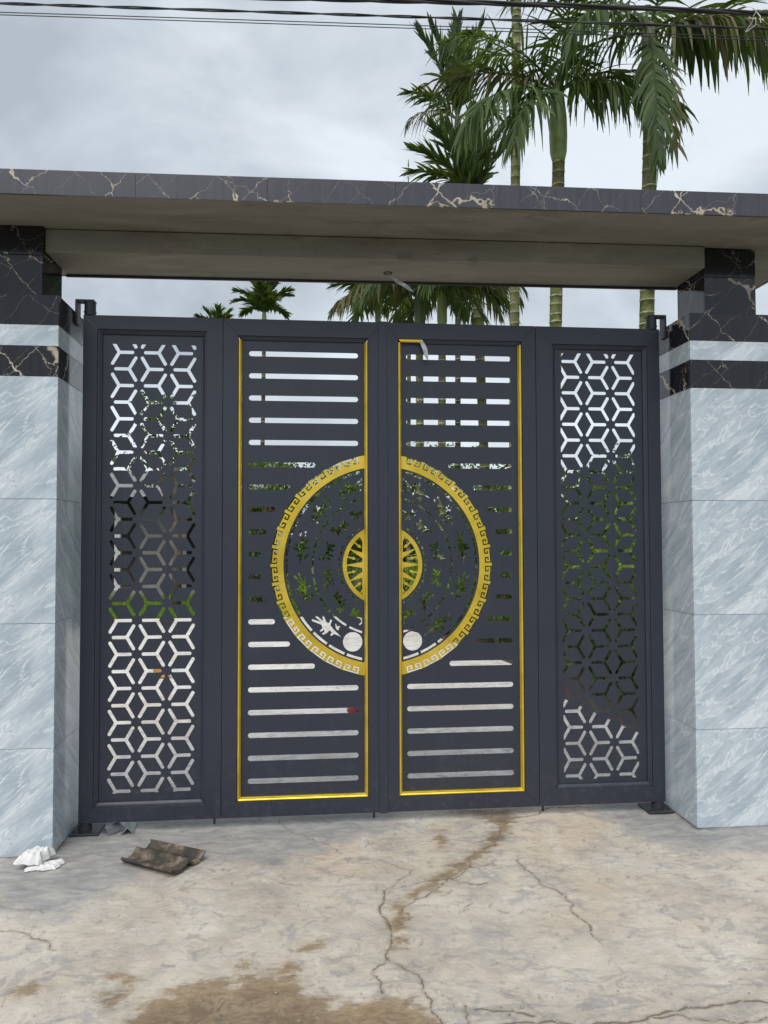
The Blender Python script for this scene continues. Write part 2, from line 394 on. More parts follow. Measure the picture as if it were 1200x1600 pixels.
CRACKS = [  # (polyline, extra half width)
    ([(1.007, -0.553), (1.033, -0.699), (1.093, -0.887), (1.122, -1.01), (1.117, -1.174), (1.111, -1.307)], 0.0015),
    ([(0.337, -0.808), (0.327, -1.091), (0.316, -1.262), (0.29, -1.327), (0.346, -1.419), (0.391, -1.465), (0.418, -1.621), (0.411, -1.691), (0.43, -1.76)], 0.002),
    ([(0.29, -1.327), (0.234, -1.428), (0.255, -1.567)], 0.002),
    ([(0.337, -0.808), (0.421, -0.701), (0.498, -0.607)], 0.0),
    ([(0.339, -0.475), (0.367, -0.5), (0.477, -0.612)], 0.0),
    ([(1.091, -0.084), (0.947, -0.376), (0.776, -0.565), (0.638, -0.724), (0.51, -0.887), (0.383, -1.017)], 0.001),
    ([(0.638, -0.724), (0.727, -0.792), (0.807, -0.788)], 0.0015),
    ([(0.638, -0.724), (0.486, -0.761), (0.368, -0.78)], 0.0),
    ([(0.891, -0.563), (0.747, -0.627), (0.639, -0.718)], 0.0),
    ([(1.308, 0.04), (1.128, -0.011), (1.021, 0.07), (0.871, 0.137)], 0.002),
    ([(1.314, 0.059), (1.46, 0.106), (1.613, 0.111)], 0.002),
    ([(0.55, -1.688), (0.649, -1.705), (0.735, -1.741)], 0.003),
    ([(0.716, -1.659), (0.764, -1.751)], 0.0),
    ([(0.50, -1.80), (0.61, -1.775), (0.757, -1.773), (0.957, -1.804), (1.089, -1.795), (1.143, -1.773), (1.284, -1.754), (1.413, -1.742), (1.532, -1.751), (1.75, -1.75)], 0.003),
    ([(1.114, -1.787), (1.27, -1.82), (1.489, -1.819)], 0.002),
    ([(0.522, -1.667), (0.514, -1.758)], 0.001),
    ([(-1.5, -0.98), (-1.207, -1.007), (-1.085, -1.044), (-1.035, -1.083), (-0.974, -1.127), (-0.943, -1.185)], 0.0015),
    ([(-1.289, -0.791), (-1.087, -0.868)], 0.0),
    ([(-0.15, 0.077), (-0.084, -0.07), (0.033, -0.196), (0.113, -0.287), (0.173, -0.389)], 0.0),
    ([(-0.123, -0.677), (-0.023, -0.713)], 0.0),
    ([(0.636, -1.027), (0.699, -0.948)], 0.0), ([(0.58, -0.888), (0.633, -0.845)], 0.0),
    ([(-1.242, -0.285), (-1.142, -0.348), (-1.069, -0.363)], 0.0)]
WET = [
    [(-0.68, -1.95), (-0.637, -1.772), (-0.597, -1.62), (-0.493, -1.526), (-0.4, -1.442), (-0.337, -1.417), (-0.246, -1.439), (-0.205, -1.395), (-0.135, -1.426), (-0.045, -1.42), (0.0, -1.522), (0.086, -1.587), (0.17, -1.631), (0.261, -1.575), (0.346, -1.595), (0.415, -1.708), (0.463, -1.95)],
    [(-0.048, -1.238), (0.013, -1.197), (0.074, -1.223), (0.048, -1.266), (-0.012, -1.278)],
    [(-0.115, -1.371), (-0.07, -1.312), (-0.023, -1.338), (-0.041, -1.4), (-0.09, -1.415)],
    [(-0.258, -1.356), (-0.223, -1.305), (-0.212, -1.353), (-0.239, -1.391)],
    [(-1.001, -1.437), (-0.963, -1.395), (-0.91, -1.428), (-0.908, -1.465), (-0.977, -1.476)],
    [(-0.699, -1.372), (-0.642, -1.378), (-0.598, -1.41), (-0.629, -1.438)],
    [(-0.696, -1.469), (-0.613, -1.458), (-0.568, -1.519), (-0.651, -1.563)],
    [(-0.128, -0.913), (-0.092, -0.883), (-0.085, -0.917), (-0.117, -0.942)],
    [(0.687, -0.143), (0.717, -0.146), (0.679, -0.395), (0.641, -0.391)],
    [(0.804, 0.176), (1.163, 0.117), (1.142, -0.042), (1.023, -0.301), (0.872, -0.486), (0.768, -0.601), (0.633, -0.75), (0.577, -0.821), (0.498, -0.874), (0.432, -0.949), (0.385, -1.148), (0.358, -1.28), (0.318, -1.294), (0.335, -1.092), (0.354, -0.958), (0.445, -0.85), (0.548, -0.735), (0.678, -0.591), (0.765, -0.512), (0.887, -0.353), (1.027, -0.124), (0.919, 0.021)]]
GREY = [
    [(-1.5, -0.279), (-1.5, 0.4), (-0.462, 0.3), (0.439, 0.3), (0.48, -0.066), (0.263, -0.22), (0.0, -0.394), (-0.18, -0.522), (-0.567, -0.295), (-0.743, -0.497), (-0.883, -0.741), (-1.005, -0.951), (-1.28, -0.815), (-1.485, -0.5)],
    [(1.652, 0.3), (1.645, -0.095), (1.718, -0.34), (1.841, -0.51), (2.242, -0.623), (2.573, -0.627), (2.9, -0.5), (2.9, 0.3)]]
WHITE = [[(0.299, -0.181), (0.28, -0.3), (0.296, -0.425)], [(1.284, -0.151), (1.25, -0.4), (1.22, -0.598)]]

def segdist(X, Y, pl):
    d = np.full(X.shape, 9.0)
    for (x0, y0), (x1, y1) in zip(pl[:-1], pl[1:]):
        dx, dy = x1 - x0, y1 - y0; L = dx * dx + dy * dy + 1e-12
        t_ = np.clip(((X - x0) * dx + (Y - y0) * dy) / L, 0, 1)
        d = np.minimum(d, (X - x0 - t_ * dx) ** 2 + (Y - y0 - t_ * dy) ** 2)
    return np.sqrt(d)
def polysd(X, Y, pg):
    d = segdist(X, Y, pg + [pg[0]]); ins = np.zeros(X.shape, bool)
    for (x0, y0), (x1, y1) in zip(pg, pg[1:] + [pg[0]]):
        c_ = ((y0 > Y) != (y1 > Y)) & (X < (x1 - x0) * (Y - y0) / (y1 - y0 + 1e-12) + x0); ins ^= c_
    return np.where(ins, -d, d)
def jitter(pl, amp, it=3):
    pl = [Vector((*q, 0)) for q in pl]
    for _ in range(it):
        o = [pl[0]]
        for a_, b_ in zip(pl[:-1], pl[1:]):
            m_ = (a_ + b_) / 2; L = (b_ - a_).length; nrm = Vector((-(b_ - a_).y, (b_ - a_).x, 0)).normalized()
            o += [m_ + nrm * rnd.uniform(-1, 1) * amp * L, b_]
        pl = o
    return [(q.x, q.y) for q in pl]

def apron():
    st = 0.0065; xs = np.arange(-1.75, 2.9, st); ys = np.arange(-2.05, 0.36, st)
    X, Y = np.meshgrid(xs, ys); nx, ny = len(xs), len(ys)
    crack = np.full(X.shape, 9.0)
    for pl, w in CRACKS:
        q = jitter(pl, 0.16); b0 = np.array(q)
        x0, x1 = np.searchsorted(xs, [b0[:, 0].min() - .05, b0[:, 0].max() + .05]); y0, y1 = np.searchsorted(ys, [b0[:, 1].min() - .05, b0[:, 1].max() + .05])
        if x1 > x0 and y1 > y0:
            crack[y0:y1, x0:x1] = np.minimum(crack[y0:y1, x0:x1], segdist(X[y0:y1, x0:x1], Y[y0:y1, x0:x1], q) - w)
    wet = np.min([polysd(X, Y, q) for q in WET], axis=0)
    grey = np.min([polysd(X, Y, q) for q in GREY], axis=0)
    white = np.min([segdist(X, Y, q) for q in WHITE], axis=0)
    contact_shade = np.min([segdist(X, Y, q) for q in ([(-1.7, -.275), (-1.24, -.275), (-1.24, .2)], [(2.065, .2), (2.065, -.275), (2.7, -.275)])], axis=0)  # distance to the pillar feet, for their painted contact shade
    edge = np.clip(np.minimum(np.minimum(X - xs[0], xs[-1] - X), np.minimum(Y - ys[0], ys[-1] - Y)) / 0.1, 0, 1)
    Z = (0.010 * fbm(X + 5, Y + 5, 3, 1.6, 5, 0.45) + 0.004 * fbm(X + 5, Y + 5, 4, 18, 3)) * edge
    Z -= 0.0025 * np.exp(-(np.maximum(crack, 0) / 0.006) ** 2)
    me = bpy.data.meshes.new('forecourt')
    me.vertices.add(nx * ny); me.vertices.foreach_set('co', np.stack([X, Y, Z], -1).ravel())
    i = (np.arange(ny - 1)[:, None] * nx + np.arange(nx - 1)[None]).ravel()
    quads = np.stack([i, i + 1, i + nx + 1, i + nx], -1)
    n = len(quads); me.loops.add(n * 4); me.loops.foreach_set('vertex_index', quads.ravel())
    me.polygons.add(n); me.polygons.foreach_set('loop_start', np.arange(0, n * 4, 4)); me.polygons.foreach_set('use_smooth', np.ones(n, bool))
    for nm, a_ in (('crack', crack), ('wet', wet), ('grey', grey), ('white', white), ('contact_shade', contact_shade)):
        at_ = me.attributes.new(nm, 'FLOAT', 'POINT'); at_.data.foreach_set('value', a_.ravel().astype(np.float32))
    me.update(); me.materials.append(APRON)
    o = bpy.data.objects.new('forecourt', me); COL.objects.link(o); tag(o, kind='structure')

def sheet(name, pts, z, mat):
    return tag(mk(name, [(x, y, z) for x, y in pts], [tuple(range(len(pts)))], mat, origin=(0, 0, 0)), kind='structure')

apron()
sheet('ground', [(-400, -400), (400, -400), (400, 400), (-400, 400)], -0.06, GRASS)
sheet('yard', [(-7, -3.6), (6, -3.6), (6, 0.9), (2.75, 1.2), (2.62, 1.75), (2.47, 3.0), (2.5, 5.1), (2.13, 7.3), (1.72, 8.55), (1.0, 10.9), (0.4, 11.1), (-7, 11.1)], -0.010, YARD)
sheet('road', [(-200, -12), (200, -12), (200, -3.6), (-200, -3.6)], -0.03, ASPHALT)
sheet('garden_bed', [(6.0, 0.9), (2.75, 1.2), (2.62, 1.75), (2.47, 3.0), (2.5, 5.1), (2.13, 7.3), (1.72, 8.55), (1.0, 10.9), (4, 18), (16, 18), (16, 0.9)], -0.02, SOIL)

# ------------------------------------------------------------------ pillars
def tile(name, b, mat, parent):
    return box(name, b, mat, parent, origin=(b[0], b[2], b[4]), bevel=0.0007 if 'fascia' in name else 0.0012)
ZROW = [0.0, 0.519, 1.130, 1.745, 2.357]
BANDS = [(2.357, 2.509, 'b'), (2.509, 2.616, 'm'), (2.616, 2.768, 'b')]
def pillar(x_in, sgn, label):
    """x_in: the face that looks at the opening; sgn +1 = pillar extends to +x"""
    wd, y0, y1 = 0.615, -0.275, 0.20
    x0, x1 = (x_in, x_in + wd) if sgn > 0 else (x_in - wd, x_in)
    root = thing('gate_pillar', label, 'pillar', ((x0 + x1) / 2, (y0 + y1) / 2, 0), 'tiled pillars carrying the canopy')
    g, th = 0.001, 0.012
    box('core', (x0 + th, x1 - th, y0 + th, y1 - th, 0, 2.760), GROUT, root)
    def ring_of(z0, z1, nm, mat, q0, q1, w0, w1):
        za, zb = z0 + g, z1 - g
        tile(nm, (q0, q1, w0, w0 + th - .001, za, zb), mat, root)                       # front
        tile(nm, (q0, q1, w1 - th + .001, w1, za, zb), mat, root)                       # back
        tile(nm, (q0, q0 + th - .001, w0 + th, w1 - th, za, zb), mat, root)
        tile(nm, (q1 - th + .001, q1, w0 + th, w1 - th, za, zb), mat, root)
    for a_, b_ in zip(ZROW[:-1], ZROW[1:]): ring_of(a_, b_, 'marble_tile', MARBLE, x0, x1, y0, y1)
    for a_, b_, k in BANDS: ring_of(a_, b_, 'black_band_tile' if k == 'b' else 'marble_band_tile', BLACK if k == 'b' else MARBLE, x0, x1, y0, y1)
    box('top_slab', (x0 + th, x1 - th, y0 + th, y1 - th, 2.761, 2.7675), BLACK, root)
    nx0, nx1 = (2.22, 2.525) if sgn > 0 else (-1.667, -1.362)
    ny0, ny1 = -0.15, 0.165
    box('neck_core', (nx0 + th, nx1 - th, ny0 + th, ny1 - th, 2.768, 3.168), GROUT, root)
    zj = 3.012
    for a_, b_ in ((2.769, zj), (zj, 3.170)): ring_of(a_, b_, 'neck_tile', BLACK, nx0, nx1, ny0, ny1)
    # hinge arm bolted on the face towards the opening
    s = sgn
    xa = x_in
    hx = -1.172 if s < 0 else 1.985
    a0, a1 = sorted((xa - s * 0.001, hx - s * 0.03))
    v = merge(boxv(a0, a1, -0.008, 0.05, 2.822, 2.832),
              boxv(*(sorted((xa - s * 0.001, xa - s * 0.014))), -0.010, 0.052, 2.70, 2.821))
    mk('hinge_bracket', v[0], v[1], GATE, root, bevel=0.001)
    return root
pillar(-1.24, -1, 'grey marble pillar with black bands beside the white rag')
pillar(2.065, 1, 'grey marble pillar with black bands to the right of the gate')

# ------------------------------------------------------------------ canopy
def canopy():
    root = thing('entrance_canopy', 'flat cement canopy edged in dark veined stone above the gate', 'canopy', (0.42, 0, 3.17))
    root.rotation_euler = (0, -0.0045, -0.013)
    X0, X1, Y0, Y1, Z0, Z1 = -2.09, 2.94, -0.556, 0.60, 3.173, 3.288
    box('slab', (X0 + .014, X1 - .014, Y0 + .014, Y1 - .014, Z0, Z1 - .004), CEMENT, root)
    x = -2.046
    xs = [X0]
    while x < X1: xs.append(x); x += 0.62
    xs.append(X1); xs = [q for i, q in enumerate(xs) if i == 0 or q - xs[i - 1] > 0.05]
    for a_, b_ in zip(xs[:-1], xs[1:]):
        tile('fascia_tile', (a_ + .0005, b_ - .0005, Y0, Y0 + .012, Z0 - .003, Z1), FASCIA, root)
        tile('fascia_tile', (a_ + .0005, b_ - .0005, Y1 - .012, Y1, Z0 - .003, Z1), FASCIA, root)
    for a_, b_ in ((Y0 + .013, Y0 + .58), (Y0 + .582, Y1 - .013)):
        tile('fascia_tile', (X0, X0 + .012, a_, b_, Z0 - .003, Z1), FASCIA, root)
        tile('fascia_tile', (X1 - .012, X1, a_, b_, Z0 - .003, Z1), FASCIA, root)
    # beam with slightly rounded lower edges and a dark drip lip at the back
    v, fc = boxv(-1.3605, 2.2185, -0.147, 0.205, 3.047, 3.1715)
    mk('beam', v, fc, CEMENT, root, bevel=0.006)
    v, fc = boxv(-1.3600, 2.2180, 0.192, 0.213, 3.036, 3.0465)
    mk('drip_lip', v, fc, plain('dark_formwork_edge', (0.04, 0.035, 0.03), 0.9), root)
    ring = [(0.45 + 0.022 * math.cos(a) , 0.05 + 0.020 * math.sin(a), 3.0455) for a in np.linspace(0, 2 * math.pi, 13)]
    v, fc = tube(ring, 0.004, 6)
    mk('conduit_end', v, fc, RUBBER, root)
    return root
canopy()

def ribbon(pts, side, w):
    V, Fc = [], []
    for i, q in enumerate(pts):
        s_ = Vector(side[i] if isinstance(side, list) else side).normalized(); q = Vector(q); ww = w[i] if isinstance(w, list) else w
        V += [tuple(q - s_ * ww / 2), tuple(q + s_ * ww / 2)]
    for i in range(len(pts) - 1): Fc.append((2 * i, 2 * i + 1, 2 * i + 3, 2 * i + 2))
    return V, Fc
def solid(o, th):
    m = o.modifiers.new('thickness', 'SOLIDIFY'); m.thickness = th; m.offset = 0
    return o
FILM = plain('plastic_film', (0.50, 0.52, 0.54), 0.3, var=0.25, scale=30)
v, fc = ribbon([(0.452, 0.05, 3.052), (0.47, 0.055, 3.03), (0.505, 0.07, 3.008), (0.545, 0.075, 2.99), (0.575, 0.07, 2.968), (0.60, 0.06, 2.945)],
               [(0, 1, 0), (0.3, 1, 0.4), (0.6, 0.2, 0.8), (0.2, -0.9, 0.6), (0.5, 0.1, 0.9), (0.5, 0.6, 0.6)], [.008, .016, .022, .026, .022, .006])
o = solid(mk('hanging_strip', v, fc, FILM, origin=(0.452, 0.05, 3.052)), 0.001)
tag(o, 'frayed grey plastic strip hanging from the underside of the beam', 'plastic strip')

# ------------------------------------------------------------------ gate leaves
def curve_panel(name, outers_holes, y0, y1, mat, parent):
    """flat plate cut from 2-D outlines (x, z), thickness y0..y1"""
    cu = bpy.data.curves.new(name, 'CURVE'); cu.dimensions = '2D'; cu.fill_mode = 'BOTH'
    cu.extrude = (y1 - y0) / 2
    for pg in outers_holes:
        sp = cu.splines.new('POLY'); sp.points.add(len(pg) - 1)
        for i, q in enumerate(pg): sp.points[i].co = (q[0], q[1], 0, 1)
        sp.use_cyclic_u = True
    tmp = bpy.data.objects.new('tmp', cu); COL.objects.link(tmp)
    dg = bpy.context.evaluated_depsgraph_get()
    me = bpy.data.meshes.new_from_object(tmp.evaluated_get(dg))
    bpy.data.objects.remove(tmp); bpy.data.curves.remove(cu)
    n = len(me.vertices); c_ = np.empty(n * 3); me.vertices.foreach_get('co', c_); c_ = c_.reshape(-1, 3)
    w_ = np.stack([c_[:, 0], (y0 + y1) / 2 - c_[:, 2], c_[:, 1]], -1)
    og = np.array([w_[:, 0].mean(), (y0 + y1) / 2, w_[:, 2].min()])
    me.vertices.foreach_set('co', (w_ - og).ravel()); me.name = name
    bm = bmesh.new(); bm.from_mesh(me); bmesh.ops.recalc_face_normals(bm, faces=bm.faces[:]); bm.to_mesh(me); bm.free()
    me.materials.clear(); me.materials.append(mat)
    me.update()
    return link(name, me, parent, og)

def clip(pgs, axis, val, keep_greater):
    """clip simple polygons by a half plane; may split one into several"""
    res = []
    sg = 1 if keep_greater else -1
    for pg in pgs:
        d = [sg * (q[axis] - val) for q in pg]
        if all(x >= 0 for x in d): res.append(pg); continue
        if all(x < 0 for x in d): continue
        n = len(pg); chains = []; cur = None
        start = next(i for i in range(n) if d[i] < 0 and d[(i + 1) % n] >= 0)
        for k in range(n):
            i = (start + k) % n; j = (i + 1) % n
            def cross():
                t_ = d[i] / (d[i] - d[j]); q = [pg[i][a_] + t_ * (pg[j][a_] - pg[i][a_]) for a_ in (0, 1)]; q[axis] = val; return tuple(q)
            if d[i] < 0 <= d[j]: cur = [cross(), pg[j]]
            elif d[i] >= 0 and d[j] >= 0: cur.append(pg[j])
            elif d[i] >= 0 > d[j]: cur.append(cross()); chains.append(cur); cur = None
        other = 1 - axis
        ends = sorted([(c_[0][other], ci, 0) for ci, c_ in enumerate(chains)] + [(c_[-1][other], ci, 1) for ci, c_ in enumerate(chains)])
        pair = {}
        for a_, b_ in zip(ends[::2], ends[1::2]): pair[a_[1:]] = b_[1:]; pair[b_[1:]] = a_[1:]
        used = set()
        for ci in range(len(chains)):
            if ci in used: continue
            pol, k = [], ci
            while k not in used:
                used.add(k); pol += chains[k]
                nx_ = pair[(k, 1)]
                k = nx_[0]
            res.append(pol)
    out_ = []
    for pg in res:
        ar = abs(sum(a_[0] * b_[1] - b_[0] * a_[1] for a_, b_ in zip(pg, pg[1:] + pg[:1]))) / 2
        if ar > 8e-6: out_.append(pg)
    return out_

def capsule(x0, x1, z, h, n=6):
    r_ = h / 2; q = []
    for k in range(n + 1):
        a_ = -math.pi / 2 + math.pi * k / n; q.append((x1 - r_ + r_ * math.cos(a_), z + r_ * math.sin(a_)))
    for k in range(n + 1):
        a_ = math.pi / 2 + math.pi * k / n; q.append((x0 + r_ + r_ * math.cos(a_), z + r_ * math.sin(a_)))
    return q

def ypsilon(cx, cz, right, L, w):
    """three-armed cut, arms at 120 degrees with rounded ends"""
    base = 0 if right else math.pi; q = []
    hw = w / 2
    for k in range(3):
        a_ = base + k * 2 * math.pi / 3; d_ = (math.cos(a_), math.sin(a_)); p_ = (-d_[1], d_[0])
        for j in range(5):
            b_ = -math.pi / 2 + math.pi * j / 4; e_ = L - hw + hw * math.cos(b_) * 0.8; s_ = hw * math.sin(b_)
            q.append((cx + d_[0] * e_ + p_[0] * s_, cz + d_[1] * e_ + p_[1] * s_))
        n_ = a_ + math.pi / 3; rr = hw / math.sin(math.pi / 3)
        q.append((cx + rr * math.cos(n_), cz + rr * math.sin(n_)))
    return q

def mitred(name, corners, width_in, y0, y1, mat, parent, y1in=None, sides='TRBL', gap=0.0004):
    """four mitred bars round a rectangle; profile slopes from y0 at the outer edge to y1in at the inner edge"""
    x0, x1, z0, z1 = corners; w = width_in
    O = {'TL': (x0, z1), 'TR': (x1, z1), 'BL': (x0, z0), 'BR': (x1, z0)}
    I = {'TL': (x0 + w, z1 - w), 'TR': (x1 - w, z1 - w), 'BL': (x0 + w, z0 + w), 'BR': (x1 - w, z0 + w)}
    yi = y0 if y1in is None else y1in
    for nm, (a_, b_), sh in (('T', ('TL', 'TR'), (1, 0)), ('R', ('TR', 'BR'), (0, -1)), ('B', ('BR', 'BL'), (-1, 0)), ('L', ('BL', 'TL'), (0, 1))):
        if nm not in sides: continue
        def sh_(q, k): return (q[0] + sh[0] * k * gap, q[1] + sh[1] * k * gap)
        oa, ob, ia, ib = sh_(O[a_], 1), sh_(O[b_], -1), sh_(I[a_], 1), sh_(I[b_], -1)
        V = [(oa[0], y0, oa[1]), (ob[0], y0, ob[1]), (ib[0], yi, ib[1]), (ia[0], yi, ia[1]),
             (oa[0], y1, oa[1]), (ob[0], y1, ob[1]), (ib[0], y1, ib[1]), (ia[0], y1, ia[1])]
        Fc = [(0, 3, 2, 1), (4, 5, 6, 7), (0, 1, 5, 4), (1, 2, 6, 5), (2, 3, 7, 6), (3, 0, 4, 7)]
        part = name[0] if nm in 'TB' else name[1]
        mk(part, V, Fc, mat, parent, bevel=0.0008)

ZB, ZT = 0.05, 2.75
PY = 0.022                                                # front of the cut panels
def frame_of(root, x0, x1, ox0, ox1, oz0, oz1):
    """outer frame x0..x1 around the opening; the four members meet in mitres"""
    O = [(x0, ZB), (x1, ZB), (x1, ZT), (x0, ZT)]; I = [(ox0, oz0), (ox1, oz0), (ox1, oz1), (ox0, oz1)]
    for k, nm in enumerate(('rail', 'stile', 'rail', 'stile')):
        j = (k + 1) % 4; d_ = Vector((O[j][0] - O[k][0], O[j][1] - O[k][1])).normalized() * 0.00015
        q = [(O[k][0] + d_.x, O[k][1] + d_.y), (O[j][0] - d_.x, O[j][1] - d_.y), (I[j][0] - d_.x, I[j][1] - d_.y), (I[k][0] + d_.x, I[k][1] + d_.y)]
        V = [(a_, 0, b_) for a_, b_ in q] + [(a_, 0.05, b_) for a_, b_ in q]
        mk(nm, V, [(0, 1, 2, 3), (7, 6, 5, 4), (1, 0, 4, 5), (2, 1, 5, 6), (3, 2, 6, 7), (0, 3, 7, 4)], GATE, root, bevel=0.0007)

HEX_A = 0.10460
def side_leaf(x0, x1, o, cl, phase_x, phase_z, first_type, label, hinge_x):
    root = thing('gate_leaf', label, 'gate', (hinge_x, 0.025, 0), 'leaves of the folding gate')
    frame_of(root, x0, x1, *o)
    mitred(('moulding', 'moulding'), (o[0] + .0005, o[1] - .0005, o[2] + .0005, o[3] - .0005), 0.010, 0.007, 0.026, GATE, root, 0.009)
    mitred(('bead', 'bead'), (o[0] + .0105, o[1] - .0105, o[2] + .0105, o[3] - .0105), 0.012, 0.010, 0.027, GATE, root, 0.019)
    holes = []
    a_ = HEX_A; P = a_ * math.sqrt(3)
    for i in range(-3, 4):
        for right, dx, dz in ((True, 0, 0), (False, a_ / 2, P / 2), (True, 1.5 * a_, P / 2), (False, 2 * a_, 0)):
            cx = phase_x + i * 3 * a_ + dx
            for k in range(-2, 20):
                cz = phase_z - k * P - dz
                pg = [ypsilon(cx, cz, right, 0.081, 0.0182)]
                for ax, v_, gt in ((0, cl[0], 1), (0, cl[1], 0), (1, cl[2], 1), (1, cl[3], 0)): pg = clip(pg, ax, v_, gt)
                for q in pg:
                    w_ = max(z[0] for z in q) - min(z[0] for z in q); h_ = max(z[1] for z in q) - min(z[1] for z in q)
                    if w_ > 0.006 and h_ > 0.006: holes.append(q)
    e_ = 0.004
    curve_panel('cut_panel', [[(o[0] + e_, o[2] + e_), (o[1] - e_, o[2] + e_), (o[1] - e_, o[3] - e_), (o[0] + e_, o[3] - e_)]] + holes, 0.0275, 0.0305, GATE, root)
    return root

def drop_bolt(root, x):
    v = merge(tube([(x, 0.056, 0.003), (x, 0.056, 0.42)], 0.006, 8), boxv(x - .012, x + .012, 0.0505, 0.062, 0.10, 0.13), boxv(x - .012, x + .012, 0.0505, 0.062, 0.34, 0.37))
    mk('drop_bolt', v[0], v[1], STEEL, root)
def barrel(root, x):
    v = merge(tube([(x, 0.02, 2.7505), (x, 0.02, 2.8215)], 0.030, 20), tube([(x, 0.02, 2.766), (x, 0.02, 2.772)], 0.033, 20))
    mk('top_pivot', v[0], v[1], GATE, root)
    v = tube([(x, 0.02, 0.012), (x, 0.02, 0.0495)], 0.028, 20)
    mk('bottom_pivot', v[0], v[1], GATE, root)

L1 = side_leaf(-1.198, -0.4605, (-1.124, -0.546, 0.128, 2.676), (-1.061, -0.601, 0.192, 2.603), -1.0155, 2.558, True,
               'dark grey leaf with cut hexagon lattice, hung beside the pillar with the white rag', -1.172)
barrel(L1, -1.168); drop_bolt(L1, -0.50)
L4 = side_leaf(1.2915, 2.0225, (1.384, 1.950, 0.138, 2.651), (1.441, 1.882, 0.182, 2.606), 1.476 + 1.5 * HEX_A, 2.558, True,
               'dark grey leaf with cut hexagon lattice at the right end of the gate', 1.985)
barrel(L4, 1.985); drop_bolt(L4, 1.325)

CX, CZ, RO, RI, RS = 0.416, 1.398, 0.617, 0.547, 0.222
def polar(r_, a_): return (CX + r_ * math.cos(a_), CZ + r_ * math.sin(a_))
def glyph_path(pl, hw):
    """outline of an open mitred stroke"""
    n = len(pl); Lf, Rt = [], []
    for i in range(n):
        d1 = (Vector(pl[i]) - Vector(pl[i - 1])).normalized() if i > 0 else None
        d2 = (Vector(pl[i + 1]) - Vector(pl[i])).normalized() if i < n - 1 else None
        q = Vector(pl[i])
        if d1 is None or d2 is None:
            d_ = d2 or d1; nn = Vector((-d_.y, d_.x)); Lf.append(q + nn * hw); Rt.append(q - nn * hw)
        else:
            n1_, n2_ = Vector((-d1.y, d1.x)), Vector((-d2.y, d2.x)); m_ = n1_ + n2_
            Lf.append(q + m_ * hw); Rt.append(q - m_ * hw)
    return [tuple(q) for q in Lf], [tuple(q) for q in Rt]
KEY = [(-.0255, .0195), (-.0125, .0195), (-.0125, .004), (-.0385, .004), (-.0385, .0345), (.0385, .0345), (.0385, .004), (.0125, .004), (.0125, .0195), (.0255, .0195)]
KL, KR = glyph_path(KEY, 0.0037)
KB = RO - 0.0388                                          # radius of the key pattern's inner edge
def key_world(pts, ac):
    """local (along, outward) to plate coordinates, bent round the ring"""
    o_ = []
    for a_, w_ in pts: o_.append(polar(KB + w_, ac + a_ / 0.6))
    return o_
def figure(pts, rad, ac, s, flip=1):
    o_ = []
    for a_, w_ in pts:
        a2, w2 = a_ * s * 1.25 * flip, w_ * s
        ct, st = math.cos(ac), math.sin(ac)
        o_.append((CX + rad * ct - a2 * st + w2 * ct, CZ + rad * st + a2 * ct + w2 * st))
    return o_
BIRD = [(.062, -.004), (.036, .006), (.032, .022), (.027, .022), (.025, .009), (.014, .008), (.013, .028), (.007, .043), (.001, .043), (.003, .026), (-.003, .024), (-.006, .040), (-.012, .040), (-.011, .022),
        (-.022, .014), (-.058, .030), (-.062, .022), (-.030, .006), (-.064, .006), (-.064, -.002), (-.026, -.004), (-.044, -.020), (-.040, -.025), (-.016, -.011), (-.006, -.012), (-.010, -.032), (-.003, -.034), (.003, -.012), (.018, -.008), (.036, -.006)]
CHICK = [(.026, -.018), (.036, -.016), (.039, -.022), (.033, -.027), (.035, -.036), (.028, -.036), (.027, -.028), (.014, -.034), (.016, -.028)]
DEER = [(.038, .010), (.032, .017), (.036, .032), (.031, .033), (.026, .020), (.020, .034), (.016, .032), (.020, .016), (.012, .008), (-.020, .010), (-.030, .017), (-.032, .012), (-.025, .003), (-.030, -.024), (-.023, -.025), (-.014, -.006),
        (-.010, -.024), (-.004, -.024), (-.003, -.006), (.006, -.005), (.008, -.026), (.014, -.026), (.017, -.006), (.024, -.020), (.029, -.018), (.022, .002), (.026, .008)]
BRADS = [R(a_) for a_ in (114, 140, 168, 197, 228)]
DRADS = [R(a_) for a_ in (114, 138, 166, 193, 219, 244)]

def arc_band(r0, r1, a0, a1, n=8):
    return [polar(r1, a0 + (a1 - a0) * k / n) for k in range(n + 1)] + [polar(r0, a1 - (a1 - a0) * k / n) for k in range(n + 1)]

def mirror(pg): return [(2 * CX - q[0], q[1]) for q in pg]

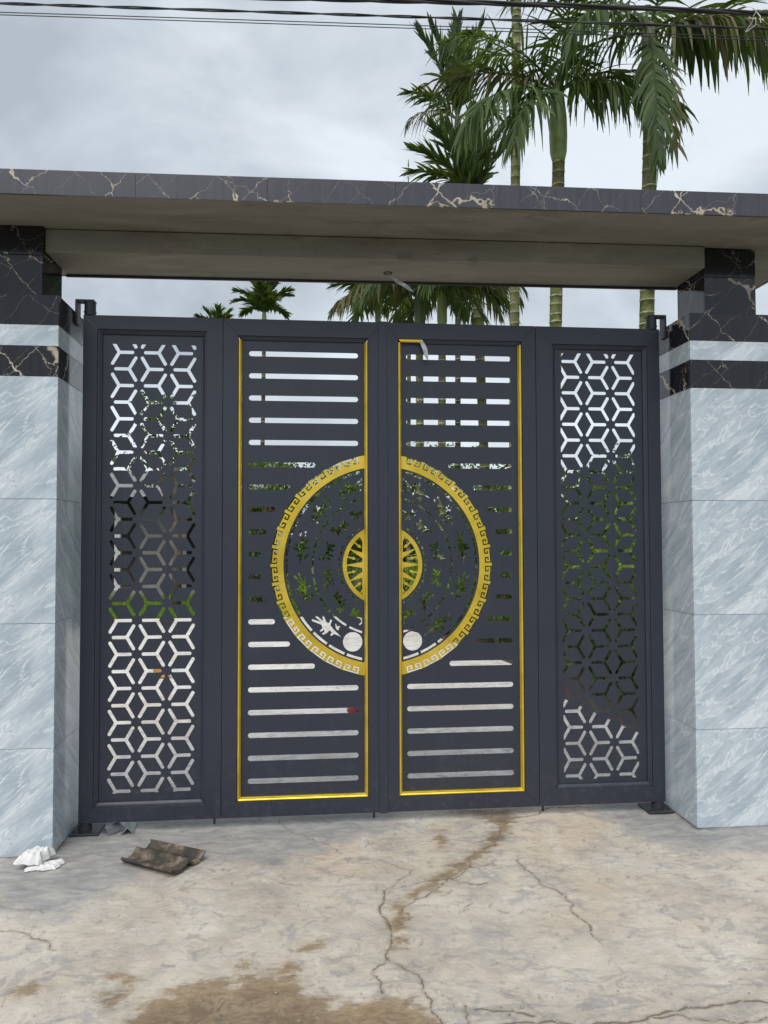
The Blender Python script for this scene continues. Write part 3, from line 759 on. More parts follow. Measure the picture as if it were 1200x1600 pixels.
def medallion():
    """cuts and gold plates of the left half; the right half is its mirror image"""
    m_ = 0.014; lim = CX - 0.101
    cuts = []; keys = []
    for k in range(16): keys.append(R(107.0) + R(146.0) * k / 15)
    for a_ in keys: cuts.append(key_world(KL + KR[::-1], a_))
    for k in range(15):
        a0 = R(92) + k * R(12.0); cuts += clip([arc_band(0.524, 0.538, a0, a0 + R(10.4), 5)], 0, lim - m_, 0)
    for k in range(9):
        a0 = R(104) + k * R(17.2); cuts += clip([arc_band(0.383, 0.394, a0, a0 + R(14.2), 6)], 0, lim - m_, 0)
    for k in range(17):
        a0 = R(115) + k * R(7.8); cuts += clip([arc_band(0.2345 + .003 * (k % 2), 0.2435 + .004 * (k % 2), a0, a0 + R(4.8), 2)], 0, lim - m_, 0)
    for i, a_ in enumerate(BRADS):
        cuts += clip([figure(BIRD, 0.453, a_, 1.2), figure(CHICK, 0.453, a_, 1.2)], 0, lim - m_, 0)
    for a_ in DRADS: cuts += clip([figure(DEER, 0.312, a_, 1.25)], 0, lim - m_, 0)
    sc = []
    for k in range(30): a_ = 2 * math.pi * k / 30; sc.append((CX - 0.167 + 0.0535 * math.cos(a_), 0.975 + 0.0535 * math.sin(a_)))
    cuts.append(sc)
    # windows of the sun disc between its rays, each with an arrow standing in from the rim
    win = []
    N = 14; stp = 2 * math.pi / N; r1 = 0.200
    for k in range(-2, 3):
        ac = math.pi + stp * (k + 0.5) if k < 2.5 else 0
        half = stp / 2
        for s_ in (1,):
            a0, a1 = ac - half * 0.96, ac + half * 0.96
            inner = 0.094
            ends0, ends1 = ac - half * 0.05, ac + half * 0.05
            st_ = 0.0035
            def loc(rad, off): return (CX + rad * math.cos(ac) - off * math.sin(ac), CZ + rad * math.sin(ac) + off * math.cos(ac))
            pg = [polar(r1, a0), polar(r1, (a0 + ac - st_ / r1) / 2), polar(r1, ac - st_ / r1), loc(0.172, -st_), loc(0.170, -0.010), loc(0.152, 0.0), loc(0.170, 0.010), loc(0.172, st_),
                  polar(r1, ac + st_ / r1), polar(r1, (a1 + ac + st_ / r1) / 2), polar(r1, a1), polar(inner, ends1), polar(inner, ends0)]
            win += clip([pg], 0, lim - 0.012, 0)
    # gold ring outline with the keys as notches open to its outer edge
    a_s, a_e = math.acos(-0.1000 / RO), 2 * math.pi - math.acos(-0.1000 / RO)
    outer = []
    iL = [i for i, q in enumerate(KL)]
    # chain along the inner side of the stroke from one outer corner of the key round to the other
    cl_ = KL + KR[::-1]
    top = max(q[1] for q in cl_)
    tops = [i for i, q in enumerate(cl_) if q[1] > top - 1e-6]
    i0, i1 = tops
    rest = [cl_[(i1 + k) % len(cl_)] for k in range(len(cl_) - (i1 - i0) + 1)]
    if rest[0][0] > 0: rest = rest[::-1]
    prev = a_s
    for ac in keys:
        for q in np.linspace(prev, ac - 0.0422 / 0.6 - 0.002, 4): outer.append(polar(RO, q))
        # along decreases with growing angle: flip so that we enter on the near side
        outer += key_world(rest, ac)
        prev = ac + 0.0422 / 0.6 + 0.002
    for q in np.linspace(prev, a_e, 4): outer.append(polar(RO, q))
    b_s, b_e = math.acos(-0.1000 / RI), 2 * math.pi - math.acos(-0.1000 / RI)
    ring = outer + [polar(RI, q) for q in np.linspace(b_e, b_s, 60)]
    c_s = math.acos(-0.1000 / RS)
    disc = [polar(RS, q) for q in np.linspace(c_s, 2 * math.pi - c_s, 40)]
    return cuts, win, ring, disc

def slots(left):
    s_ = []
    for i in range(20):
        z = 2.5655 - 0.12283 * i; dz = abs(z - CZ)
        x0, x1 = (-0.321, 0.281)
        if dz < 0.667:
            x1 = min(x1, CX - math.sqrt(0.667 ** 2 - dz * dz))
        pg = capsule(x0, x1, z, 0.0285)
        s_.append(pg if left else mirror(pg))
    return s_

def mid_leaf(x0, x1, o, left, label, hinge_x):
    root = thing('gate_leaf', label, 'gate', (hinge_x, 0.025, 0), 'leaves of the folding gate')
    frame_of(root, x0, x1, *o)
    dark_sides = 'T'
    mitred(('trim', 'trim'), (o[0] + .0005, o[1] - .0005, o[2] + .0005, o[3] - .0005), 0.019, 0.010, 0.030, GATE, root, 0.022, sides='T')
    # gold trim on three sides: a flat fillet with a raised round nose
    def bar(side):
        w = 0.019; x0_, x1_, z0_, z1_ = o[0] + .0005, o[1] - .0005, o[2] + .0005, o[3] - .020
        prof = [(0.0, 0.012), (0.003, 0.004), (0.0085, 0.002), (0.013, 0.006), (0.016, 0.014), (0.019, 0.018), (0.019, 0.029), (0.0, 0.029)]
        n = len(prof); V = []
        for e_ in (0, 1):
            for d_, y in prof:
                if side == 'L': V.append((x0_ + d_, y, (z0_ + d_) if e_ == 0 else z1_))
                if side == 'R': V.append((x1_ - d_, y, z1_ if e_ == 0 else (z0_ + d_)))
                if side == 'B': V.append(((x1_ - d_) if e_ == 0 else (x0_ + d_), y, z0_ + d_))
                if side == 'T': V.append((x0_ + d_ if e_ == 0 else x0_ + 0.145, y, o[3] - .0005 - d_))
        Fc = [(i, (i + 1) % n, n + (i + 1) % n, n + i) for i in range(n)] + [tuple(range(n - 1, -1, -1)), tuple(range(n, 2 * n))]
        mk('gold_trim', V, Fc, GOLD, root)
    for s_ in 'LRB': bar(s_)
    cuts, win, ring, disc = medallion()
    sl_ = slots(left)
    if not left: cuts, win, ring, disc = [mirror(q) for q in cuts], [mirror(q) for q in win], mirror(ring), mirror(disc)
    e_ = 0.004
    curve_panel('cut_panel', [[(o[0] + e_, o[2] + e_), (o[1] - e_, o[2] + e_), (o[1] - e_, o[3] - e_), (o[0] + e_, o[3] - e_)]] + sl_ + cuts + win, 0.0300, 0.0330, GATE, root)
    curve_panel('gold_ring', [ring], 0.0262, 0.0292, GOLD, root)
    curve_panel('gold_sun', [disc] + win, 0.0262, 0.0292, GOLD, root)
    return root
L2 = mid_leaf(-0.4575, 0.4165, (-0.377, 0.334, 0.132, 2.658), True, 'dark grey slotted leaf with left half of the gold ring', -0.459)
L3 = mid_leaf(0.4205, 1.2885, (0.502, 1.209, 0.131, 2.660), False, 'dark grey slotted leaf with right half of the gold ring', 1.29)
drop_bolt(L2, 0.367)
v, fc = boxv(0.392, 0.440, -0.005, -0.0005, 0.046, 2.754)
mk('cover_strip', v, fc, GATE, L2, bevel=0.001)
# short piece of trim left at the top of the right-hand slotted leaf, and the film that came off with it
V = []
for e_ in (0, 1):
    for d_, y in [(0.0, 0.006), (0.003, 0.001), (0.012, 0.001), (0.0165, 0.006), (0.0165, 0.0095), (0.0, 0.0095)]:
        V.append((0.503 + d_ * 0.9 if e_ == 0 else 0.640 + 0.004 * (d_ / .0165), y, 2.6592 - d_))
mk('gold_trim', V, [(i, (i + 1) % 6, 6 + (i + 1) % 6, 6 + i) for i in range(6)] + [(5, 4, 3, 2, 1, 0), (6, 7, 8, 9, 10, 11)], GOLD, L3)
v, fc = ribbon([(0.630, 0.004, 2.652), (0.640, -0.008, 2.632), (0.652, -0.016, 2.600), (0.660, -0.014, 2.565), (0.668, -0.006, 2.540)], (1, 0, 0.15), [.020, .024, .026, .022, .006])
o = solid(mk('loose_film', v, fc, FILM, L3), 0.0008); o['label'] = 'grey strip of protective film hanging off the top of the frame'

def floor_hinge(x, sx, label):
    root = thing('floor_hinge', label, 'hinge', (x, 0.02, 0), 'floor hinges of the gate')
    x0, x1 = sorted((x - sx * 0.062, x + sx * 0.085))
    V = [(x0, -0.05, 0.002), (x1, -0.05, 0.002), (x1, 0.10, 0.002), (x0, 0.10, 0.002), (x0, -0.05, 0.013), (x1, -0.05, 0.013), (x1, 0.10, 0.013), (x0, 0.10, 0.013)]
    mk('base_plate', V, [(0, 3, 2, 1), (4, 5, 6, 7), (0, 1, 5, 4), (1, 2, 6, 5), (2, 3, 7, 6), (3, 0, 4, 7)], STEEL, root, bevel=0.002)
    v = tube([(x, 0.02, 0.0135), (x, 0.02, 0.040)], 0.036, 20)
    mk('socket', v[0], v[1], STEEL, root)
    for dx, dy in ((-.045, -.035), (-.045, .075)):
        v = tube([(x - sx * 0.045, 0.02 + dy, 0.0132), (x - sx * 0.045, 0.02 + dy, 0.022)], 0.008, 6); mk('anchor_bolt', v[0], v[1], STEEL, root)
floor_hinge(-1.168, 1, 'black steel floor hinge plate at the foot of the gate near metal offcuts')
floor_hinge(1.985, -1, 'black steel floor hinge plate at the foot of the gate right end')

# ------------------------------------------------------------------ overhead cables
def sag(p0, p1, p2, ext=18):
    """curve through three points, carried on straight beyond both ends"""
    P = []
    for t_ in np.linspace(-1.6, 2.6, 60):
        a_ = (1 - t_) * (1 - 2 * t_); b_ = 4 * t_ * (1 - t_); c_ = t_ * (2 * t_ - 1)
        P.append(tuple(a_ * p0[i] + b_ * p1[i] + c_ * p2[i] for i in range(3)))
    return P
def cable(label, pts, rad, strands=1, twist=0.35):
    P = sag(*pts)
    if strands == 1: v = tube(P, rad, 6)
    else:
        parts = []; Q = []
        for a_, b_ in zip(P[:-1], P[1:]):
            for k in range(6): t_ = k / 6; Q.append(tuple(a_[i] * (1 - t_) + b_[i] * t_ for i in range(3)))
        for s_ in range(strands):
            ph = 2 * math.pi * s_ / strands; W_ = []
            for q in Q:
                an = q[0] / twist * 2 * math.pi * (1 + 0.12 * math.sin(q[0] * 1.7)) + ph
                W_.append((q[0], q[1] + rad * 0.9 * math.cos(an), q[2] + rad * 0.9 * math.sin(an)))
            parts.append(tube(W_, rad * 0.85, 6))
        v = merge(*parts)
    o = mk('overhead_cable', v[0], v[1], RUBBER, smooth=True)
    return tag(o, label, 'cable', 'cables strung above the gate')
cable('thick twisted black cable crossing the whole sky, second from top at right', [(-2.04, 1.0, 5.11), (0.71, 1.0, 5.20), (3.37, 1.0, 5.285)], 0.0062, 2, 0.9)
cable('thin black wire just below the twisted cable, upper of the thin pair', [(-2.15, 1.3, 5.25), (0.75, 1.3, 5.345), (3.56, 1.3, 5.43)], 0.0034)
cable('thin black wire below the twisted cable, lower of the thin pair', [(-2.15, 1.3, 5.232), (0.75, 1.3, 5.322), (3.56, 1.3, 5.405)], 0.0034)
cable('thick black cable bundle in front of the palm crowns, topmost at right', [(0.45, 0.8, 5.16), (1.89, 0.8, 5.215), (3.24, 0.8, 5.252)], 0.0105, 3, 1.3)
K = [(3.13, 0.785, 5.265), (3.135, 0.76, 5.24), (3.13, 0.79, 5.222), (3.14, 0.83, 5.20), (3.135, 0.90, 5.18), (3.12, 0.86, 5.155), (3.15, 0.80, 5.165), (3.14, 0.78, 5.195), (3.11, 0.80, 5.21), (3.13, 0.84, 5.25), (3.13, 0.785, 5.268), (3.16, 0.76, 5.20), (3.17, 0.77, 5.16)]
v = tube(K, 0.004, 5); tag(mk('knotted_string', v[0], v[1], STRING), 'white string knotted round the cable bundle at the right', 'string')

# ------------------------------------------------------------------ palms
def frond_mesh(L, elev, droop, leaf, pairs, ldroop, seed, width=0.05, mat=None, spread=1.0, ragged=0.25):
    rg = random.Random(seed); V, Fc = [], []
    N = 26; P = [Vector((0, 0, 0))]; T = []
    yaw_ = 0; tw = rg.uniform(-.25, .25)
    for i in range(N):
        s_ = i / N; e_ = elev - droop * s_ ** 1.25; yaw_ = tw * s_
        d_ = Vector((math.cos(e_) * math.cos(yaw_), math.cos(e_) * math.sin(yaw_), math.sin(e_))); T.append(d_); P.append(P[-1] + d_ * (L / N))
    T.append(T[-1])
    v, fc = tube([tuple(q) for q in P[::2]], [max(0.004, 0.022 * (1 - i / 13.5)) for i in range(len(P[::2]))], 5); V += v; Fc += fc
    for k in range(pairs):
        s_ = 0.14 + 0.86 * (k + rg.uniform(-.3, .3)) / (pairs - 1); s_ = min(0.995, max(0.12, s_))
        fi = s_ * N; i = min(int(fi), N - 1); p_ = P[i].lerp(P[i + 1], fi - i); t_ = T[i]
        side = Vector((0, 0, 1)).cross(t_)
        side = Vector((-math.sin(yaw_), math.cos(yaw_), 0)) if side.length < .2 else side.normalized()
        nrm = t_.cross(side).normalized()
        for sg in (1, -1):
            ang = R(28 + 42 * s_ ** 1.5) + rg.gauss(0, .16)
            d_ = (side * sg * math.cos(ang) * spread + t_ * math.sin(ang) + nrm * rg.uniform(0.05, 0.35)).normalized()
            ll = leaf * (0.55 + 0.9 * math.sin(math.pi * min(1, s_ * 0.85 + 0.12)) * 0.6) * rg.uniform(0.6, 1.15)
            wv = t_.cross(d_).cross(d_); wv = (t_ - d_ * t_.dot(d_)).normalized()
            wv = (wv + nrm * rg.uniform(-.5, .5)).normalized()
            dr = ldroop * rg.uniform(0.35, 1.8); q = p_.copy(); w_ = width * rg.choice((.55, .7, .85, 1.0, 1.2))
            b0 = len(V); dd = d_.copy(); segs = 4
            for j in range(segs + 1):
                ww = w_ * (0.45, 1.0, 0.95, 0.62, 0.10)[j]
                V.append(tuple(q - wv * ww / 2)); V.append(tuple(q + wv * ww / 2))
                dd = (dd + Vector((0, 0, -dr * 0.5))).normalized(); q = q + dd * (ll / segs)
            for j in range(segs): Fc.append((b0 + 2 * j, b0 + 2 * j + 1, b0 + 2 * j + 3, b0 + 2 * j + 2))
    me = bpy.data.meshes.new('frond'); me.from_pydata(V, [], Fc); me.materials.append(mat or PALMLEAF); me.update()
    return me

def trunk_mesh(pts, r0, r1, gap, seed, mat):
    """trunk with raised leaf scars"""
    rg = random.Random(seed); P = [Vector(q) for q in pts]
    L = [0]
    for a_, b_ in zip(P[:-1], P[1:]): L.append(L[-1] + (b_ - a_).length)
    def at(s_):
        for i in range(len(L) - 1):
            if s_ <= L[i + 1] or i == len(L) - 2:
                return P[i].lerp(P[i + 1], (s_ - L[i]) / (L[i + 1] - L[i]))
    rows = []; s_ = 0; tot = L[-1]
    while s_ < tot:
        g_ = gap * rg.uniform(0.7, 1.35); rr = r0 + (r1 - r0) * s_ / tot
        rows.append((s_, rr, 0)); e_ = min(tot, s_ + g_ - 0.022)
        rows.append((e_, (r0 + (r1 - r0) * e_ / tot) * 0.985, 1)); rows.append((min(tot, e_ + 0.004), rr * 1.05, 1)); rows.append((min(tot, e_ + 0.018), rr * 1.045, 0)); s_ = e_ + 0.022
    V, Fc, mi = [], [], []; sg = 14
    for s_, rr, _ in rows:
        c_ = at(min(s_, tot))
        for k in range(sg):
            a_ = 2 * math.pi * k / sg; w_ = rr * (1 + rg.uniform(-.03, .03)); V.append((c_.x + w_ * math.cos(a_), c_.y + w_ * math.sin(a_), c_.z + rg.uniform(-.006, .006)))
    for i in range(len(rows) - 1):
        for k in range(sg): k2 = (k + 1) % sg; Fc.append((i * sg + k, i * sg + k2, (i + 1) * sg + k2, (i + 1) * sg + k)); mi.append(1 if rows[i][2] else 0)
    return V, Fc, mi

def palm(label, base, lean, ztop, r0, r1, gap, mat, fronds, seed, shaft=0.9, shaft_r=1.35, group='areca palms behind the gate', smat=None, bulge=True, cat='palm tree'):
    """lean: x,y of the trunk top. fronds: list of (azimuth deg, mesh args dict) or an int"""
    root = thing('areca_palm', label, cat, (*base, -0.03), group)
    bx, by = base; tx, ty = lean; zs = ztop - shaft
    pts = [(bx + (tx - bx) * k / 4, by + (ty - by) * k / 4, -0.03 + (zs + 0.03) * k / 4) for k in range(5)]
    v, fc, mi = trunk_mesh(pts, r0, r1, gap, seed, mat)
    mk('trunk', v, fc, mat, root, origin=(bx, by, -0.03), mats=[mat, PSCAR], mi=mi, smooth=True)
    prof = [(0, 0.95), (0.03, 1.08), (0.12, 1.0 + 0.35 * bulge), (0.32, shaft_r), (0.55, shaft_r * 0.96), (0.8, 1.05), (1.0, 0.75)]
    v, fc = tube([(tx, ty, zs + a_ * shaft) for a_, _ in prof], [r1 * b_ for _, b_ in prof], 16)
    mk('crownshaft', v, fc, smat or PSHAFT, root, smooth=True)
    for az, me in fronds:
        o = bpy.data.objects.new('frond', me); COL.objects.link(o); o.parent = root
        o.location = Vector((tx, ty, ztop - 0.12)) - wloc(root); o.rotation_euler = (0, 0, R(az))
    return root

def F(az, L, elev, droop, leaf=0.62, pairs=36, ld=0.5, seed=0, **k): return (az, frond_mesh(L, R(elev), R(droop), leaf, pairs, ld, seed, **k))

# the two crowns that hang over the canopy
palm('palm with long frond hanging straight down, tallest trunk at the right', (4.68, 6.27), (4.93, 6.27), 9.0, 0.105, 0.10, 0.19, PTRUNK,
     [F(250, 2.75, -48, 40, 0.62, 46, 0.8, 11, width=.06), F(268, 2.35, -52, 38, 0.55, 34, 0.9, 21, width=.045, mat=PALMOLD), F(356, 2.9, 22, 52, 1.0, 40, 1.5, 12, width=.08), F(20, 2.5, 40, 80, .8, 38, .8, 13, width=.07),
      F(322, 2.4, 0, 60, .85, 36, 1.2, 14, width=.07, mat=PALMOLD), F(340, 2.3, 12, 70, .9, 36, 1.4, 33, width=.08),
      F(182, 2.4, 42, 92, .7, 38, .8, 15, width=.06), F(215, 2.2, 10, 85, .8, 36, 1.1, 16, width=.065), F(120, 2.3, 55, 80, .7, 36, .6, 17), F(70, 2.3, 60, 80, .7, 36, .6, 18), F(290, 2.0, 66, 70, .7, 34, .6, 19), F(165, 2.2, 0, 70, .8, 34, 1.2, 20, width=.07)],
     1, shaft=1.6, shaft_r=1.2, smat=plain('grey_green_crownshaft', (0.15, 0.15, 0.09), .6))
palm('palm with swollen green crownshaft and a drooping fan of fronds', (3.53, 6.77), (3.73, 6.77), 8.35, 0.092, 0.092, 0.16, PTRUNK,
     [F(184, 2.15, 20, 50, .62, 40, .7, 21, width=.045, mat=PALMOLD), F(204, 2.2, -8, 52, .95, 44, 1.0, 22, width=.055), F(172, 1.9, 30, 75, .65, 38, .8, 23, width=.05), F(222, 1.9, -22, 52, .85, 40, 1.0, 24, width=.055), F(192, 2.0, 48, 80, .75, 38, .7, 25),
      F(345, 2.0, 20, 80, .75, 38, 1.2, 26, width=.06), F(12, 2.2, 40, 80, .8, 38, .9, 27, width=.06), F(318, 1.7, 5, 90, .7, 36, 1.0, 28), F(60, 2.2, 60, 70, .7, 36, .5, 29), F(130, 2.2, 62, 70, .7, 36, .5, 30), F(280, 1.9, 75, 50, .7, 34, .5, 31)],
     2, shaft=1.2, shaft_r=1.45)
palm('palm with slim pale green trunk running out of the top of the picture', (3.38, 8.27), (3.54, 8.27), 12.3, 0.083, 0.078, 0.15, PTRUNKP,
     [F(a_, 2.1, 40 + 20 * (k % 2), 85, .65, 32, .5, 40 + k) for k, a_ in enumerate(range(10, 360, 51))], 3, shaft=1.0)
# dark pair further back
up = [frond_mesh(2.3, R(88 - 6 * k), R(10 + 8 * k), 0.62, 44, 0.10, 50 + k, width=.08, spread=.55) for k in range(4)] + [frond_mesh(1.5, R(20), R(85), .6, 30, .8, 55, width=.05, mat=PALMOLD), frond_mesh(1.35, R(48), R(60), .6, 32, .35, 56, width=.07, spread=.7)]
up2 = [frond_mesh(1.6, R(86 - 9 * k), R(10 + 12 * k), 0.55, 38, 0.12, 60 + k, width=.08, spread=.6) for k in range(4)]
palm('tall thin palm with upright dark fan, upper crown of the pair at left', (3.55, 13.77), (3.60, 13.77), 11.75, 0.068, 0.064, 0.14, PTRUNKD,
     [(95, up[0]), (176, up[2]), (4, up[2]), (185, up[1]), (340, up[1]), (182, up[5]), (200, up[4]), (20, up[5]), (260, up[0])], 4, shaft=.7, smat=PTRUNKD, bulge=False)
palm('stocky palm with dense dark fan just above the canopy, lower crown of the pair', (3.62, 10.77), (3.33, 10.77), 8.45, 0.085, 0.10, 0.15, PTRUNK,
     [(80, up2[0]), (185, up2[1]), (5, up2[1]), (192, up2[2]), (345, up2[2]), (270, up2[0]), (178, up2[3]), (265, up2[1]), (176, up[5]), (5, up[4])], 5, shaft=.6, bulge=False)
# shorter ones whose crowns show under the canopy
lo = [frond_mesh(1.6, R(40 - 14 * k), R(88 - 6 * k), .55, 34, .7, 70 + k, width=.055) for k in range(4)] + [frond_mesh(1.6, R(18), R(80), .58, 36, .9, 75, width=.055, mat=PALMOLD)]
def crown(ids, off): return [(a_ + off, lo[k]) for a_, k in ids]
C1 = [(0, 1), (50, 0), (105, 2), (140, 1), (178, 4), (196, 4), (225, 2), (275, 1), (325, 3)]
palm('short palm with dark crownshaft and yellowing frond under the canopy', (2.05, 9.6), (2.06, 9.77), 6.35, 0.075, 0.07, .15, PTRUNK, crown(C1, 0), 6, shaft=.95, smat=plain('dark_green_crownshaft', (0.07, 0.10, 0.05), .5))
palm('short palm with pale green crownshaft under the middle of the canopy', (2.42, 9.6), (2.49, 9.77), 6.45, 0.075, 0.07, .15, PTRUNK, crown(C1, 150), 7, shaft=1.0, smat=plain('pale_crownshaft', (0.24, 0.29, 0.11), .5))
palm('slender palm behind the short pair, only its spear leaf above the canopy', (2.62, 15.77), (2.68, 15.77), 9.2, 0.055, 0.05, .16, PTRUNK, crown(C1, 60) + [(90, frond_mesh(2.5, R(89), R(3), .2, 12, .02, 80, spread=.2))], 8, shaft=.8)
palm('dark palm whose ragged crown shows left of the middle of the canopy', (2.0, 18.0), (2.05, 18.0), 8.6, 0.07, 0.065, .16, PTRUNKD, [(q, up[5]) for q in (0, 50, 110, 165, 190, 230, 300)] + crown(C1, 20), 9, shaft=.8)
palm('leaning palm at the right edge of the short pair under the canopy', (3.3, 12.6), (3.35, 12.6), 7.35, 0.06, 0.055, .16, PTRUNKD, crown(C1, 200), 12, shaft=.8)
far = [frond_mesh(1.4, R(80 - 20 * k), R(30 + 20 * k), .55, 30, .25, 90 + k, width=.11, spread=.7) for k in range(3)]
palm('distant small palm seen above the left slotted leaf', (-1.79, 25.77), (-1.68, 25.77), 10.4, 0.09, 0.075, .2, PTRUNKD, [(a_, far[k % 3]) for k, a_ in enumerate(range(0, 360, 27))], 10, shaft=.8)
palm('farthest small palm, only its leaf tips above the left lattice leaf', (-4.2, 31.77), (-4.16, 31.77), 10.9, 0.09, 0.075, .2, PTRUNKD, [(a_ + 15, far[k % 3]) for k, a_ in enumerate(range(0, 360, 30))], 11, shaft=.8)

# ------------------------------------------------------------------ shrubs and trees behind the gate
def leaf_cloud(name, n, clumps, size, seed, mat, parent, origin):
    """n small bent leaves gathered in clumps (x, y, z, radius) round the origin"""
    rs = np.random.RandomState(seed); C_ = np.array(clumps); w_ = C_[:, 3] ** 2; idx = rs.choice(len(C_), n, p=w_ / w_.sum())
    d = rs.normal(size=(n, 3)); d /= np.linalg.norm(d, axis=1)[:, None]
    rad = C_[idx, 3] * rs.uniform(0.35, 1.08, n) ** 0.6
    c_ = C_[idx, :3] + d * rad[:, None] * np.array([1, 1, 0.85])
    a_ = rs.normal(size=(n, 3)) * .8 + d * 0.9 + np.array([0, 0, -0.25]); a_ /= np.linalg.norm(a_, axis=1)[:, None]
    b_ = np.cross(a_, rs.normal(size=(n, 3))); b_ /= np.linalg.norm(b_, axis=1)[:, None]
    s_ = size * rs.uniform(0.6, 1.4, n)[:, None]
    V = np.stack([c_, c_ + a_ * s_ * .5 + b_ * s_ * .26, c_ + a_ * s_ - np.array([0, 0, 1]) * s_ * .15, c_ + a_ * s_ * .5 - b_ * s_ * .26], 1).reshape(-1, 3)
    me = bpy.data.meshes.new(name); me.vertices.add(n * 4); me.vertices.foreach_set('co', V.ravel())
    me.loops.add(n * 4); me.loops.foreach_set('vertex_index', np.arange(n * 4)); me.polygons.add(n); me.polygons.foreach_set('loop_start', np.arange(0, n * 4, 4))
    me.materials.append(mat); me.update()
    return link(name, me, parent, origin)

def clumpset(rg, w, h, z0, k):
    c_ = []
    for _ in range(k):
        a_ = rg.uniform(0, 2 * math.pi); q = math.sqrt(rg.random()) * w; z = z0 + (h - z0) * rg.random()
        f_ = 1 - 0.45 * abs((z - z0) / (h - z0) - .45) * 2
        c_.append((q * f_ * math.cos(a_), q * f_ * math.sin(a_), z, rg.uniform(.16, .34) * min(w, h - z0) + .06))
    return c_

def shrub(label, x, y, w, h, n, size, mat, seed, group='shrubs in the garden bed', cat='shrub'):
    rg = random.Random(seed); root = thing('shrub', label, cat, (x, y, -0.03), group)
    parts = []
    for k in range(6):
        a_ = rg.uniform(0, 6.28); q = w * rg.uniform(.25, .7)
        parts.append(tube([(x, y, -0.03), (x + q * .4 * math.cos(a_), y + q * .4 * math.sin(a_), h * .4), (x + q * math.cos(a_), y + q * math.sin(a_), h * .8)], [.022, .015, .006], 5))
    v = merge(*parts); mk('stems', v[0], v[1], BARK, root)
    leaf_cloud('foliage', n, clumpset(rg, w, h, 0.08, 16), size, seed, mat, root, (x, y, -0.03))
def tree(label, x, y, w, z0, h, n, size, mat, seed, group='trees beyond the yard', rt=.12):
    rg = random.Random(seed); root = thing('broadleaf_tree', label, 'tree', (x, y, -0.06), group)
    parts = [tube([(x, y, -.06), (x + .05, y, z0 * .6), (x - .04, y + .05, z0), (x + .05, y, (z0 + h) / 2)], [rt, rt * .8, rt * .65, rt * .35], 8)]
    for k in range(7):
        a_ = rg.uniform(0, 6.28); q = w * rg.uniform(.5, .85); zz = z0 + (h - z0) * rg.uniform(.2, .8)
        parts.append(tube([(x - .02, y + .03, z0 * .85), (x + q * .5 * math.cos(a_), y + q * .5 * math.sin(a_), (z0 + zz) / 2 + .1), (x + q * math.cos(a_), y + q * math.sin(a_), zz)], [rt * .45, rt * .3, rt * .1], 6))
    v = merge(*parts); mk('trunk', v[0], v[1], BARK, root, smooth=True)
    leaf_cloud('crown', n, clumpset(rg, w, h, z0, 26), size, seed, mat, root, (x, y, -.06))

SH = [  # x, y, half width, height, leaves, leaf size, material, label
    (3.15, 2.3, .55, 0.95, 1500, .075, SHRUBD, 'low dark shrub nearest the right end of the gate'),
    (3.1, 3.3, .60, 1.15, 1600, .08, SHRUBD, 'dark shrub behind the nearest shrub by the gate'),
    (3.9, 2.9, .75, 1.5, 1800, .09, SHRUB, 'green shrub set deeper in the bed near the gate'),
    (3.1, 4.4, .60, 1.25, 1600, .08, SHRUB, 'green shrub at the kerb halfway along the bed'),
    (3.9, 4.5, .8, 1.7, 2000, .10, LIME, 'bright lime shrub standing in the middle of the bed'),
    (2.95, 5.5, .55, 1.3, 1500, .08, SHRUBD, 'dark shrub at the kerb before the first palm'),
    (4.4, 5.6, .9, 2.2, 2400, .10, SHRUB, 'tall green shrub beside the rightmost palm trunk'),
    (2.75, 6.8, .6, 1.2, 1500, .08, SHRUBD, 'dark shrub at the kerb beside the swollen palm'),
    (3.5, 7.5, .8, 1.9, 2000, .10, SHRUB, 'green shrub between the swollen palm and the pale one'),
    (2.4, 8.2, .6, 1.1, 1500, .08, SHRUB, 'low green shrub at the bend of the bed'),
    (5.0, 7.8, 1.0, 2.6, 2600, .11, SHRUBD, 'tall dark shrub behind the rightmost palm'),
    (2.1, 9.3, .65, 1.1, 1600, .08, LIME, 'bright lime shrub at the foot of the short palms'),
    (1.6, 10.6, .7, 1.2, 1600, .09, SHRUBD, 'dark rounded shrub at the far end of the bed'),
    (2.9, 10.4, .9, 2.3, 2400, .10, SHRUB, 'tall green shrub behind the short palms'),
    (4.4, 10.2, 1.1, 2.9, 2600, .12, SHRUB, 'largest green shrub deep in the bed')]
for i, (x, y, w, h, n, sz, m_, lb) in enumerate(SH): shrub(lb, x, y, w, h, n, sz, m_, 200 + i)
shrub('bright yellow green plant on the lawn before the house', -0.1, 12.2, .38, .85, 700, .09, LIME, 240, 'plants on the lawn')
shrub('leafy green plant on the lawn right of the lime plant', 0.7, 12.6, .6, 1.0, 1200, .09, SHRUB, 241, 'plants on the lawn')
shrub('dark bush on the lawn left of the lime plant', -1.1, 13.6, .7, 1.5, 1400, .10, SHRUBD, 242, 'plants on the lawn')
tree('airy tree with sky showing through, before the house roof', -2.9, 13.2, 1.3, 2.3, 4.6, 1900, .13, SHRUBD, 301)
